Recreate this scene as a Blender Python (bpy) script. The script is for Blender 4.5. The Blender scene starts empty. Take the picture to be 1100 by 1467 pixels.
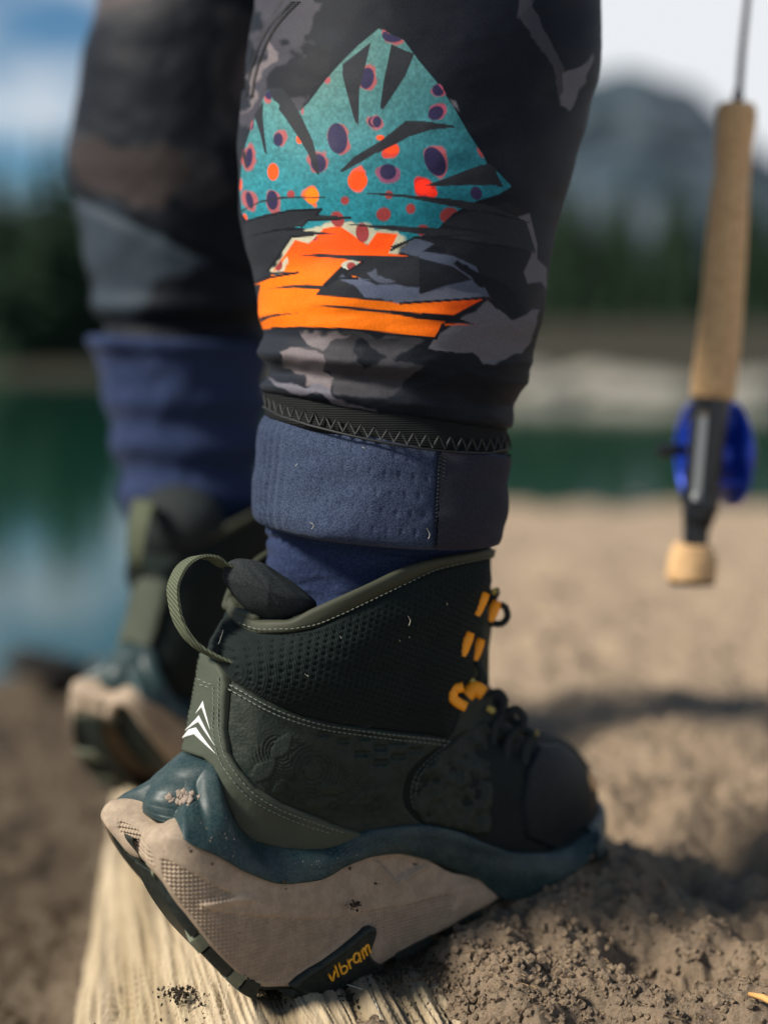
import bpy, bmesh, math, random
import numpy as np
from mathutils import Vector, Matrix
from mathutils.bvhtree import BVHTree
from mathutils.geometry import delaunay_2d_cdt

sc = bpy.context.scene
COL = sc.collection
random.seed(7); rng = np.random.default_rng(7)

# ------------------------------------------------------------ camera, sky, sun, exposure
W0, H0 = 1100.0, 1467.0
F = 50 / 36 * H0
CX, CY = W0 / 2, H0 / 2
HOR = 505.0
PITCH = math.atan((CY - HOR) / F)
CAMZ = 0.30
FOCUS = 0.655
cam_d = bpy.data.cameras.new('camera'); cam = bpy.data.objects.new('camera', cam_d); COL.objects.link(cam)
cam.location = (0, 0, CAMZ); cam.rotation_euler = (math.pi / 2 - PITCH, 0, 0)
cam_d.sensor_fit = 'VERTICAL'; cam_d.sensor_height = 36; cam_d.lens = 50
cam_d.clip_start = 0.02; cam_d.clip_end = 20000
cam_d.dof.use_dof = True; cam_d.dof.focus_distance = FOCUS; cam_d.dof.aperture_fstop = 2.45
sc.camera = cam

SUN_AZ = math.radians(-110)      # compass-like: 0 = +y (away), negative = left
SUN_EL = math.radians(42)
world = bpy.data.worlds.new('World'); sc.world = world; world.use_nodes = True
wn = world.node_tree; wn.nodes.clear()

def N(nt, t, **kw):
    n = nt.nodes.new(t)
    for k, v in kw.items():
        if k in n.inputs.keys() if isinstance(k, str) else False: n.inputs[k].default_value = v
        else: setattr(n, k, v)
    return n

sky = wn.nodes.new('ShaderNodeTexSky'); sky.sky_type = 'NISHITA'; sky.sun_disc = False
sky.sun_elevation = SUN_EL; sky.sun_rotation = SUN_AZ; sky.air_density = 1.0; sky.dust_density = 0.6; sky.ozone_density = 4.0
tc = wn.nodes.new('ShaderNodeTexCoord')
mp = wn.nodes.new('ShaderNodeMapping'); mp.inputs['Scale'].default_value = (1, 1, 2.2); mp.inputs['Location'].default_value = (22.45, 0.0, 4.02)
nz = wn.nodes.new('ShaderNodeTexNoise'); nz.inputs['Scale'].default_value = 3.4; nz.inputs['Detail'].default_value = 6; nz.inputs['Roughness'].default_value = 0.55
rp = wn.nodes.new('ShaderNodeValToRGB'); rp.color_ramp.elements[0].position = 0.43; rp.color_ramp.elements[1].position = 0.56
mx = wn.nodes.new('ShaderNodeMix'); mx.data_type = 'RGBA'
mx.inputs[7].default_value = (11.2, 11.6, 12.1, 1)
bg = wn.nodes.new('ShaderNodeBackground'); bg.inputs[1].default_value = 0.052
wo = wn.nodes.new('ShaderNodeOutputWorld')
L = wn.links.new
sz0 = wn.nodes.new('ShaderNodeSeparateXYZ'); L(tc.outputs['Generated'], sz0.inputs[0])
mh = wn.nodes.new('ShaderNodeMapRange'); mh.inputs[1].default_value = 0.16; mh.inputs[2].default_value = 0.52; mh.inputs[3].default_value = 0.10; mh.inputs[4].default_value = -0.14
L(sz0.outputs[2], mh.inputs[0]); ma = wn.nodes.new('ShaderNodeMath'); ma.operation = 'ADD'; L(nz.outputs['Fac'], ma.inputs[0]); L(mh.outputs[0], ma.inputs[1])
L(tc.outputs['Generated'], mp.inputs[0]); L(mp.outputs[0], nz.inputs['Vector']); L(ma.outputs[0], rp.inputs[0])
L(rp.outputs[0], mx.inputs[0]); tn = wn.nodes.new('ShaderNodeMix'); tn.data_type = 'RGBA'; tn.blend_type = 'MULTIPLY'; tn.inputs[0].default_value = 1; tn.inputs[7].default_value = (.78, 1.10, 1.18, 1); L(sky.outputs[0], tn.inputs[6]); L(tn.outputs[2], mx.inputs[6]); L(mx.outputs[2], bg.inputs[0]); L(bg.outputs[0], wo.inputs[0])

sun_d = bpy.data.lights.new('sun', 'SUN'); sun = bpy.data.objects.new('sun', sun_d); COL.objects.link(sun)
sun_d.energy = 5.0; sun_d.angle = math.radians(11); sun_d.color = (1.0, 0.93, 0.82)
sdir = Vector((math.sin(SUN_AZ) * math.cos(SUN_EL), math.cos(SUN_AZ) * math.cos(SUN_EL), math.sin(SUN_EL)))
sun.rotation_euler = sdir.to_track_quat('Z', 'Y').to_euler()

sc.view_settings.view_transform = 'Standard'; sc.view_settings.look = 'None'
sc.view_settings.exposure = 0.52; sc.view_settings.gamma = 1.0; sc.view_settings.use_curve_mapping = False
sc.render.engine = 'CYCLES'; sc.cycles.use_denoising = True
sc.cycles.max_bounces = 6; sc.cycles.caustics_reflective = False; sc.cycles.caustics_refractive = False

# ------------------------------------------------------------ projection helpers (camera geometry of the photograph)
cp, sp = math.cos(PITCH), math.sin(PITCH)
CAM = np.array([0, 0, CAMZ]); FW = np.array([0, cp, -sp]); UP = np.array([0, sp, cp]); RT = np.array([1.0, 0, 0])
def project(P):
    Q = np.asarray(P) - CAM; d = Q @ FW
    return np.stack([CX + F * (Q @ RT) / d, CY - F * (Q @ UP) / d, d], -1)
def ray(px, py):
    px = np.asarray(px, float); py = np.asarray(py, float)
    v = FW + np.multiply.outer((px - CX) / F, RT) - np.multiply.outer((py - CY) / F, UP)
    return v
def at_depth(px, py, d):
    r = ray(px, py); d = np.asarray(d, float)
    return CAM + r * (d[..., None] if d.ndim else d)
def at_z(px, py, z):
    r = ray(px, py); return CAM + r * (z - CAMZ) / r[2]

# ------------------------------------------------------------ numpy noise
_PERM = rng.random((64, 64, 64)).astype(np.float32)
def vnoise(P):
    P = np.asarray(P, float); i = np.floor(P).astype(int); f = P - i; f = f * f * (3 - 2 * f)
    x0, y0, z0 = (i[..., k] % 64 for k in range(3)); x1, y1, z1 = (x0 + 1) % 64, (y0 + 1) % 64, (z0 + 1) % 64
    fx, fy, fz = f[..., 0], f[..., 1], f[..., 2]
    def lerp(a, b, t): return a + (b - a) * t
    return lerp(lerp(lerp(_PERM[x0, y0, z0], _PERM[x1, y0, z0], fx), lerp(_PERM[x0, y1, z0], _PERM[x1, y1, z0], fx), fy),
                lerp(lerp(_PERM[x0, y0, z1], _PERM[x1, y0, z1], fx), lerp(_PERM[x0, y1, z1], _PERM[x1, y1, z1], fx), fy), fz) * 2 - 1
def fbm(P, o=4, g=0.5):
    P = np.asarray(P, float); a = 1.0; s = 0
    for k in range(o): s = s + a * vnoise(P * 2 ** k + 17.3 * k); a *= g
    return s
def n2(x, y, sc_, o=4, g=.5, z=0.0): return fbm(np.stack([x * sc_, y * sc_, np.zeros_like(x) + z], -1), o, g)
def sstep(a, b, x):
    t = np.clip((np.asarray(x, float) - a) / (b - a), 0, 1); return t * t * (3 - 2 * t)
def spline(pts, n):
    """smooth curve through points (k,dim) resampled to n by parameter of chord length"""
    P = np.asarray(pts, float); k = len(P)
    d = np.concatenate([[0], np.cumsum(np.linalg.norm(np.diff(P, axis=0), axis=1))])
    t = np.linspace(0, d[-1], n); out = np.empty((n, P.shape[1]))
    for j in range(P.shape[1]): out[:, j] = pchip(d, P[:, j], t)
    return out
def pchip(x, y, t):
    x = np.asarray(x, float); y = np.asarray(y, float); h = np.diff(x); h[h == 0] = 1e-9; de = np.diff(y) / h
    m = np.zeros_like(y); m[0] = de[0]; m[-1] = de[-1]
    for i in range(1, len(y) - 1):
        if de[i - 1] * de[i] > 0:
            w1, w2 = 2 * h[i] + h[i - 1], h[i] + 2 * h[i - 1]; m[i] = (w1 + w2) / (w1 / de[i - 1] + w2 / de[i])
        else: m[i] = 0
    t = np.clip(t, x[0], x[-1]); i = np.clip(np.searchsorted(x, t) - 1, 0, len(x) - 2); u = (t - x[i]) / h[i]
    return (1 + 2 * u) * (1 - u) ** 2 * y[i] + u * (1 - u) ** 2 * h[i] * m[i] + u * u * (3 - 2 * u) * y[i + 1] + u * u * (u - 1) * h[i] * m[i + 1]
def inside(poly, x, y):
    poly = np.asarray(poly, float); r = np.zeros(x.shape, bool); x2, y2 = poly[-1]
    for x1, y1 in poly:
        if y1 != y2:
            c = ((y1 > y) != (y2 > y)) & (x < (x2 - x1) * (y - y1) / (y2 - y1) + x1); r ^= c
        x2, y2 = x1, y1
    return r
def segdist(poly, x, y, closed=True):
    P = np.asarray(poly, float); n = len(P); d = np.full(x.shape, 1e9)
    for i in range(n if closed else n - 1):
        a, b = P[i], P[(i + 1) % n]; ab = b - a; l = max(ab @ ab, 1e-9)
        t = np.clip(((x - a[0]) * ab[0] + (y - a[1]) * ab[1]) / l, 0, 1)
        d = np.minimum(d, np.hypot(x - a[0] - t * ab[0], y - a[1] - t * ab[1]))
    return d

# ------------------------------------------------------------ object helpers
def props(o, label=None, cat=None, group=None, kind=None):
    if label: o['label'] = label
    if cat: o['category'] = cat
    if group: o['group'] = group
    if kind: o['kind'] = kind
    return o
def empty(name, loc, rz=0.0):
    o = bpy.data.objects.new(name, None); COL.objects.link(o); o.location = loc; o.rotation_euler = (0, 0, rz); o.empty_display_size = .05
    return o
def mesh_obj(name, V, Fc, mat, parent=None, smooth=True, cols=None, uv=None, world=False):
    """V in parent space (or world when world=True and parent given)"""
    V = np.asarray(V, float)
    if world and parent is not None:
        M = np.array(parent.matrix_basis.inverted()); V = V @ M[:3, :3].T + M[:3, 3]
    me = bpy.data.meshes.new(name)
    if isinstance(Fc, np.ndarray):
        k = Fc.shape[1]; n = len(Fc)
        me.vertices.add(len(V)); me.vertices.foreach_set('co', V.astype(np.float32).ravel())
        me.loops.add(n * k); me.loops.foreach_set('vertex_index', Fc.astype(np.int32).ravel())
        me.polygons.add(n); me.polygons.foreach_set('loop_start', np.arange(0, n * k, k, dtype=np.int32))
        me.update(calc_edges=True)
    else:
        me.from_pydata(V.tolist(), [], Fc)
    me.validate()
    me.polygons.foreach_set('use_smooth', [smooth] * len(me.polygons))
    if cols is not None:
        ca = me.color_attributes.new('print', 'FLOAT_COLOR', 'POINT')
        c = np.ones((len(V), 4), np.float32); c[:, :cols.shape[1]] = cols; ca.data.foreach_set('color', c.ravel())
    if uv is not None:
        ul = me.uv_layers.new(name='UVMap'); idx = np.empty(len(me.loops), np.int32); me.loops.foreach_get('vertex_index', idx)
        ul.data.foreach_set('uv', uv[idx].astype(np.float32).ravel())
    if mat: me.materials.append(mat)
    o = bpy.data.objects.new(name, me); COL.objects.link(o)
    if parent is not None: o.parent = parent
    return o
def grid_faces(nr, nc, wrap=False, flip=False):
    r = np.arange(nr - 1)[:, None]; c = np.arange(nc if wrap else nc - 1)[None, :]; c2 = (c + 1) % nc
    f = np.stack([r * nc + c, r * nc + c2, (r + 1) * nc + c2, (r + 1) * nc + c], -1).reshape(-1, 4)
    return f[:, ::-1].copy() if flip else f
class MB:
    def __init__(s): s.v = []; s.f = []; s.n = 0
    def add(s, V, Fc):
        V = np.asarray(V, float); s.v.append(V); s.f += [tuple(int(i) + s.n for i in f) for f in Fc]; s.n += len(V); return s
    def box(s, c, h, M=None):
        V = np.array([[x, y, z] for x in (-1, 1) for y in (-1, 1) for z in (-1, 1)], float) * h
        if M is not None: V = V @ np.asarray(M).T
        return s.add(V + c, [(0, 1, 3, 2), (4, 6, 7, 5), (0, 4, 5, 1), (2, 3, 7, 6), (0, 2, 6, 4), (1, 5, 7, 3)])
    def tube(s, P, R, n=8, caps=True, flat=1.0, up=None):
        P = np.asarray(P, float); k = len(P); R = np.broadcast_to(np.asarray(R, float), (k,)); T = np.gradient(P, axis=0)
        T /= np.linalg.norm(T, axis=1)[:, None] + 1e-12
        a = np.array(up if up is not None else (0, 0, 1.0)); V = []
        for i in range(k):
            x = np.cross(T[i], a)
            if np.linalg.norm(x) < 1e-3: x = np.cross(T[i], (1, 0, 0.1))
            x /= np.linalg.norm(x); y = np.cross(x, T[i])
            for j in range(n):
                t = 2 * math.pi * j / n; V.append(P[i] + R[i] * (math.cos(t) * x + math.sin(t) * y * flat))
        Fc = [tuple(f) for f in grid_faces(k, n, True)]
        if caps: Fc += [tuple(range(n)), tuple(range((k - 1) * n, k * n))[::-1]]
        return s.add(V, Fc)
    def build(s, name, mat, parent=None, smooth=True, world=False):
        return mesh_obj(name, np.concatenate(s.v), s.f, mat, parent, smooth, world=world)

# ------------------------------------------------------------ materials
def mat(name, col, rough=.7, spec=.4, bumps=(), var=None, sheen=0, metal=0, attr=None, coat=0, coord='Object', trans=0):
    """bumps: list of (kind, scale, strength, distance[, stretch]); var: (scale, amount, col2)"""
    m = bpy.data.materials.new(name); m.use_nodes = True; nt = m.node_tree; b = nt.nodes['Principled BSDF']; L = nt.links.new
    b.inputs['Base Color'].default_value = (*col, 1); b.inputs['Roughness'].default_value = rough; b.inputs['Specular IOR Level'].default_value = spec
    b.inputs['Metallic'].default_value = metal; b.inputs['Coat Weight'].default_value = coat
    if sheen: b.inputs['Sheen Weight'].default_value = sheen; b.inputs['Sheen Roughness'].default_value = .4
    t = nt.nodes.new('ShaderNodeTexCoord'); src = t.outputs[coord]; colsock = None
    if attr:
        a = nt.nodes.new('ShaderNodeAttribute'); a.attribute_name = attr; colsock = a.outputs['Color']
    if var:
        for v in (var if isinstance(var, list) else [var]):
            n = nt.nodes.new('ShaderNodeTexNoise'); n.inputs['Scale'].default_value = v[0]; n.inputs['Detail'].default_value = 5; n.inputs['Roughness'].default_value = .6
            vec = src
            if len(v) > 3:
                mpp = nt.nodes.new('ShaderNodeMapping'); mpp.inputs['Scale'].default_value = v[3]; L(src, mpp.inputs[0]); vec = mpp.outputs[0]
            L(vec, n.inputs['Vector']); r = nt.nodes.new('ShaderNodeValToRGB'); w = v[4] if len(v) > 4 else .2
            r.color_ramp.elements[0].position = .5 - w; r.color_ramp.elements[1].position = .5 + w; L(n.outputs['Fac'], r.inputs[0])
            mu = nt.nodes.new('ShaderNodeMath'); mu.operation = 'MULTIPLY'; mu.inputs[1].default_value = v[1]; L(r.outputs[0], mu.inputs[0])
            x = nt.nodes.new('ShaderNodeMix'); x.data_type = 'RGBA'; x.inputs[7].default_value = (*v[2], 1)
            if colsock: L(colsock, x.inputs[6])
            else: x.inputs[6].default_value = (*col, 1)
            L(mu.outputs[0], x.inputs[0]); colsock = x.outputs[2]
    if colsock: L(colsock, b.inputs['Base Color'])
    prev = None
    for bp in bumps:
        kind, scl, st, dist = bp[:4]
        vec = src
        if len(bp) > 4:
            mpp = nt.nodes.new('ShaderNodeMapping'); mpp.inputs['Scale'].default_value = bp[4]
            if len(bp) > 5: mpp.inputs['Rotation'].default_value = bp[5]
            L(src, mpp.inputs[0]); vec = mpp.outputs[0]
        if kind == 'noise':
            n = nt.nodes.new('ShaderNodeTexNoise'); n.inputs['Scale'].default_value = scl; n.inputs['Detail'].default_value = 6; n.inputs['Roughness'].default_value = .65; out = n.outputs['Fac']
        elif kind == 'voro':
            n = nt.nodes.new('ShaderNodeTexVoronoi'); n.inputs['Scale'].default_value = scl; out = n.outputs['Distance']
        elif kind == 'wave':
            n = nt.nodes.new('ShaderNodeTexWave'); n.inputs['Scale'].default_value = scl; n.inputs['Distortion'].default_value = .6; n.inputs['Detail'].default_value = 1; out = n.outputs['Fac']
        L(vec, n.inputs['Vector']); bu = nt.nodes.new('ShaderNodeBump'); bu.inputs['Strength'].default_value = st; bu.inputs['Distance'].default_value = dist
        L(out, bu.inputs['Height'])
        if prev: L(prev, bu.inputs['Normal'])
        prev = bu.outputs[0]
    if prev: L(prev, b.inputs['Normal'])
    return m
M = {}
M['leather'] = mat('boot_leather', (.008, .017, .0145), .55, .16, [('noise', 1400, .35, .0004), ('voro', 620, .35, .0005), ('noise', 90, .5, .0016)], [(60, .5, (.016, .022, .016)), (1200, .25, (.026, .034, .025)), (14, .35, (.03, .03, .02), (1, 1, 1), .1), (240, .16, (.05, .05, .042), (1, 1, 1), .06)])
M['counter'] = mat('heel_leather', (.040, .050, .036), .65, .2, [('noise', 900, .35, .0004, (1, 1, .12)), ('noise', 1600, .25, .0003)], [(40, .5, (.058, .064, .042)), (1500, .25, (.085, .09, .065))])
M['knit'] = mat('boot_knit', (.0045, .010, .0095), .8, .10, [('wave', 330, .6, .0003, (1, 1, 1)), ('noise', 1800, .5, .0004)], [(1500, .30, (.03, .036, .032)), (30, .4, (.005, .007, .007))], sheen=.04)
M['trim'] = mat('collar_trim', (.040, .043, .028), .6, .2, [('noise', 1500, .3, .0003)], [(50, .4, (.028, .03, .02))])
M['webbing'] = mat('webbing', (.085, .098, .062), .8, .15, [('wave', 260, .9, .0005, (1, 1, 1), (0, 0.6, 0.3)), ('noise', 1600, .4, .0003)], [(900, .4, (.13, .14, .09))])
M['clip'] = mat('teal_rubber', (.008, .025, .029), .42, .22, [('noise', 900, .07, .0003), ('noise', 60, .08, .001)], [(22, .35, (.015, .034, .037)), (900, .13, (.14, .17, .15), (1, 1, 1), .08), (70, .16, (.09, .11, .10), (1, 1, 1), .07)])
M['foam'] = mat('tan_foam', (.37, .285, .205), .7, .2, [('noise', 1500, .3, .0003), ('noise', 150, .15, .0006)], [(45, .35, (.30, .225, .16)), (500, .25, (.18, .14, .10), (1, 1, 1), .1), (14, .35, (.24, .185, .13), (1, 1, 1), .12), (160, .28, (.13, .10, .075), (1, 1, 1), .07)])
M['rubber'] = mat('black_rubber', (.007, .011, .011), .5, .22, [('noise', 900, .3, .0004)], [(300, .4, (.05, .055, .04))])
M['rubber_olive'] = mat('olive_rubber', (.14, .15, .10), .55, .4, [('noise', 900, .3, .0004)], [(300, .5, (.05, .06, .045))])
M['thread'] = mat('thread', (.13, .15, .125), .7, .2)
M['thread_dark'] = mat('dark_thread', (.03, .04, .034), .6, .4)
M['dark_thread2'] = mat('black_thread', (.016, .017, .018), .6, .3)
M['reflect'] = mat('print_white', (.62, .62, .60), .5, .4, [('noise', 1500, .3, .0003)], (900, .35, (.4, .42, .38)))
M['orange_hook'] = mat('orange_webbing', (.95, .34, .01), .55, .4, [('noise', 1200, .3, .0003)])
M['yellow'] = mat('yellow_letter', (.80, .38, .02), .5, .4, [('noise', 1200, .3, .0003)], (600, .3, (.5, .25, .05)))
M['trouser_thread'] = mat('trouser_thread', (.035, .036, .036), .7, .2)
M['lace'] = mat('lace', (.018, .024, .024), .75, .3, [('wave', 400, .8, .0004, (1, 1, 1), (.5, .5, 0))])
M['lace_fleck'] = mat('lace_fleck', (.42, .33, .08), .7, .3)
M['toe'] = mat('toe_rubber', (.0035, .007, .009), .45, .10, [('noise', 500, .25, .0005)], [(70, .4, (.010, .014, .016)), (300, .3, (.02, .024, .026), (1, 1, 1), .08)])
M['trouser'] = mat('trouser_fabric', (.012, .014, .018), .58, .09, [('noise', 2200, .45, .0003), ('noise', 700, .2, .0004)], [(2200, .012, (.5, .5, .55), (1, 1, 1), .08)], attr='print', sheen=.02)
M['hem'] = mat('hem_band', (.007, .008, .008), .8, .15, [('wave', 300, .6, .0004, (1, 1, 1), (0, 1.57, 0)), ('noise', 1400, .4, .0003)])
M['cuff'] = mat('cuff_fabric', (.016, .026, .052), .95, .06, [('voro', 130, .35, .0010), ('noise', 1300, .9, .0006)], [(1500, .6, (.088, .11, .165), (1, 1, 1), .10), (20, .4, (.022, .026, .062))], sheen=.06)
M['cuff_grey'] = mat('cuff_grey_fabric', (.018, .017, .025), .9, .08, [('noise', 1300, .5, .0004)], [(900, .3, (.06, .06, .08))], sheen=.05)
M['inner'] = mat('inner_fabric', (.011, .021, .052), .9, .06, [('noise', 1300, .9, .0006), ('noise', 60, .5, .004)], [(1300, .5, (.06, .075, .16), (1, 1, 1), .12)], sheen=.05)
M['pad'] = mat('pad_fabric', (.012, .016, .017), .85, .12, [('noise', 1500, .9, .0005)], [(1500, .4, (.06, .065, .065), (1, 1, 1), .1)])
M['lining'] = mat('lining', (.012, .014, .014), .9, .2)
M['cork'] = mat('cork', (.72, .46, .23), .7, .3, [('noise', 500, .3, .0005)], [(220, .5, (.34, .17, .06), (1, 1, 1), .1), (40, .3, (.6, .38, .18))])
M['blank'] = mat('rod_blank', (.035, .008, .008), .25, .6)
M['black_metal'] = mat('black_metal', (.012, .013, .015), .3, .6, metal=.3)
M['silver'] = mat('silver', (.42, .42, .40), .35, .5, metal=.8)
M['blue_metal'] = mat('blue_metal', (.006, .045, .48), .3, .6, metal=.35)
M['bark'] = mat('bark', (.10, .07, .05), .9, .2, [('noise', 6, .6, .05)])
M['pine'] = mat('pine_needles', (.013, .026, .016), .9, .05, [('noise', 4, .5, .1)], (.8, .6, (.02, .032, .016)))
M['dirt'] = mat('dark_soil', (.022, .017, .012), .95, .15, [('noise', 900, .8, .001)], (500, .5, (.07, .055, .04)))
M['mud'] = mat('dried_mud', (.30, .24, .19), .95, .1, [('noise', 900, .8, .001)], (400, .5, (.16, .12, .10)))
M['needle'] = mat('dry_needle', (.55, .30, .10), .7, .3)
M['litter'] = mat('plant_litter', (.30, .20, .11), .85, .2, [], (200, .7, (.08, .055, .035), (1, 1, 1), .1))
M['fibre'] = mat('pale_fibre', (.55, .52, .42), .7, .3)
M['rock'] = mat('rock', (.022, .021, .020), .9, .2, [('noise', 30, .7, .01)], (20, .5, (.035, .032, .028)))
M['stone'] = mat('pale_stone', (.25, .235, .20), .9, .2, [('noise', 8, .7, .03)], (3, .5, (.22, .20, .18)))
M['meadow'] = mat('far_bank', (.13, .14, .07), .95, .1, [], (.2, .6, (.22, .19, .12)))

# ------------------------------------------------------------ ground, water, far bank, mountains
LOG_AX = (-0.012, 0.0)
def shore_y(x): return 2.02 + 3.1 * sstep(-.75, .45, x)
def terrain(x, y):
    ys = shore_y(x)
    right = sstep(-.19, .02, x + .13 * (y - .66))               # 1 on the sandy side of the log
    hi = .004 - .25 * np.clip((y - .9) / 4.4, 0, 3) ** 1.0
    lo = -.115 - .09 * np.clip((y - .6) / 1.6, 0, 3)
    z = lo + (hi - lo) * right
    z = z + np.where(y > ys, -(y - ys) * .25, 0)
    return np.maximum(z, -1.2)
def sand_relief(x, y):
    near = sstep(2.5, .9, y)
    r = .013 * n2(x, y, 9, 4, .55) + .008 * n2(x, y, 30, 4, .6, 3.1)
    pits = np.clip(n2(x, y, 14, 3, .5, 9.2) - .35, 0, 1) * -.028
    rid = np.abs(n2(x, y, 45, 3, .55, 5.0)); r = r + (.5 - rid) * .0035 * near
    r = r + near * .0016 * n2(x, y, 160, 3, .6, 1.7) + near * .0011 * n2(x, y, 420, 2, .7, 4.7)
    return r + pits
def mound(x, y):
    # sand banked up round the forefoot
    c1 = at_z(690, 1345, 0.0); z = .016 * np.exp(-(((x - c1[0]) / .06) ** 2 + ((y - c1[1]) / .05) ** 2))
    c2 = at_z(800, 1300, 0.0); z = z + .006 * np.exp(-(((x - c2[0]) / .08) ** 2 + ((y - c2[1]) / .04) ** 2))
    # the sand is trodden up against the forefoot
    P = np.stack([x, y], -1) - OB0[:2]; s = P @ S0; t = P @ T0
    foot = sstep(.085, .14, s) * sstep(.33, .27, s) * sstep(.085, .055, np.abs(t)); tgt = np.interp(s, [.08, .12, .16, .2, .25, .3], [.004, .012, .019, .021, .024, .018])
    return z * (1 - foot) + tgt * foot
YAW0 = math.radians(38); S0 = np.array([math.cos(YAW0), math.sin(YAW0)]); T0 = np.array([math.sin(YAW0), -math.cos(YAW0)])
OB0 = at_z(455, 1416, 0.002)[:2] - S0 * .05 - T0 * .036
xs = np.concatenate([np.linspace(-6, -.5, 60), np.linspace(-.49, .62, 800), np.linspace(.64, 1.6, 160), np.linspace(1.65, 9, 70)])
ys_ = np.concatenate([np.linspace(-.6, .42, 20), np.linspace(.425, 1.1, 560), np.linspace(1.105, 2.6, 240), np.linspace(2.62, 9, 120)])
X, Y = np.meshgrid(xs, ys_)
Z = terrain(X, Y) + sand_relief(X, Y) + mound(X, Y)
M['sand'] = mat('sand', (.56, .40, .255), .95, .12, [('noise', 2600, .8, .0007), ('noise', 900, .9, .0012), ('noise', 160, .6, .003)],
                [(9, .40, (.30, .215, .14)), (45, .5, (.20, .145, .095), (1, 1, 1), .14), (420, .48, (.12, .09, .065), (1, 1, 1), .12), (900, .6, (.40, .34, .27), (1, 1, 1), .06), (1700, .38, (.08, .06, .045), (1, 1, 1), .05)], coord='Object')
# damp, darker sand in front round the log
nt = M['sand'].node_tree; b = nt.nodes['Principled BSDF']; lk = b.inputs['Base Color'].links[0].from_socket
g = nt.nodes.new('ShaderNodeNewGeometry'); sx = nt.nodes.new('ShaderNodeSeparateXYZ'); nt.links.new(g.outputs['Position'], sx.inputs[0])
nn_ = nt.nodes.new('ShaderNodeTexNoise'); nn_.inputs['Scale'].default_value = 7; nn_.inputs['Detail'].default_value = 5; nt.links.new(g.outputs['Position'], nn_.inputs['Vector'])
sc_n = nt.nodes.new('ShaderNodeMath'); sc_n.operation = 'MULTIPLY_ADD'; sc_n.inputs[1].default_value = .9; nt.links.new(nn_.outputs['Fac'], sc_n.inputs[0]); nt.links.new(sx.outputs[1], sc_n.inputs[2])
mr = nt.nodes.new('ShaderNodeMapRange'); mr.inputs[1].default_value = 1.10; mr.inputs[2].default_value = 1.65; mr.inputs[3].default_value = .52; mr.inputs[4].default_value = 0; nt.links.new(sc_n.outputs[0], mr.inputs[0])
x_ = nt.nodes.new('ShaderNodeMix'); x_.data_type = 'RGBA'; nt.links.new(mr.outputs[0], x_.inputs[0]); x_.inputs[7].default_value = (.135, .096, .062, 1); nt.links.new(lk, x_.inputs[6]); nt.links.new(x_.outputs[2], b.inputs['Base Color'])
# wetter, darker soil on the low left side
nt = M['sand'].node_tree; b = nt.nodes['Principled BSDF']; lk = b.inputs['Base Color'].links[0].from_socket
g = nt.nodes.new('ShaderNodeNewGeometry'); sx = nt.nodes.new('ShaderNodeSeparateXYZ'); nt.links.new(g.outputs['Position'], sx.inputs[0])
mr = nt.nodes.new('ShaderNodeMapRange'); mr.inputs[1].default_value = -.26; mr.inputs[2].default_value = -.10; mr.inputs[3].default_value = 1; mr.inputs[4].default_value = 0
nt.links.new(sx.outputs[0], mr.inputs[0]); x_ = nt.nodes.new('ShaderNodeMix'); x_.data_type = 'RGBA'; nt.links.new(mr.outputs[0], x_.inputs[0])
x_.inputs[7].default_value = (.095, .072, .050, 1); nt.links.new(lk, x_.inputs[6]); nt.links.new(x_.outputs[2], b.inputs['Base Color'])
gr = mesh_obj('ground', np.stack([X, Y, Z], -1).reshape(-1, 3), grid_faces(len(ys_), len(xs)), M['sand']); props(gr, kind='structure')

# water
M['water'] = mat('lake_water', (.006, .040, .026), .06, .5, [('noise', 3.0, .12, .02, (1, .35, 1)), ('noise', 14, .06, .004, (1, .4, 1))])
wt = mesh_obj('water', [(-400, .9, -.215), (400, .9, -.215), (400, 400, -.215), (-400, 400, -.215)], np.array([[0, 1, 2, 3]]), M['water'], smooth=False); props(wt, kind='structure')

# far bank terrain: gravel beach, then rising forest ground
def bank_h(x, y):
    e = 15 + 8 * sstep(2, -6, x) + 1.2 * n2(x, y, .12, 2)
    return -.32 + .018 * np.clip(y - e, 0, 14) + .05 * np.clip(y - e - 16, 0, 200) + .12 * n2(x, y, .4, 3) * sstep(0, 4, y - e) - .3 * sstep(2, -2, y - e)
bx = np.linspace(-140, 140, 260); by = np.concatenate([np.linspace(10, 60, 120), np.linspace(62, 260, 60)])
BX, BY = np.meshgrid(bx, by); BZ = bank_h(BX, BY)
M['bankm'] = mat('bank_gravel', (.19, .175, .14), .95, .1, [('noise', 5, .7, .05)], [(.35, .8, (.10, .11, .06)), (3, .5, (.16, .14, .11))])
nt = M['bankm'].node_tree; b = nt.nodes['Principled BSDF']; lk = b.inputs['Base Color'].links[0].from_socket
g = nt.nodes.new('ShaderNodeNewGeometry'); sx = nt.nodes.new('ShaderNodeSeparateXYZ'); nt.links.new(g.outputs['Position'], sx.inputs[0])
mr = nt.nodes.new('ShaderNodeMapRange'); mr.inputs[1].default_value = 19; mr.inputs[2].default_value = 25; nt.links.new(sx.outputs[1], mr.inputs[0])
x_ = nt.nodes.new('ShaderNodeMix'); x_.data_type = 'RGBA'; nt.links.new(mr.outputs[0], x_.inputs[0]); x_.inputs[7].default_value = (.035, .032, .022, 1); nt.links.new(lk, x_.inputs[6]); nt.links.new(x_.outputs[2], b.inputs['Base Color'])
bk = mesh_obj('far_bank', np.stack([BX, BY, BZ], -1).reshape(-1, 3), grid_faces(len(by), len(bx)), M['bankm']); props(bk, kind='structure')

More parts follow.
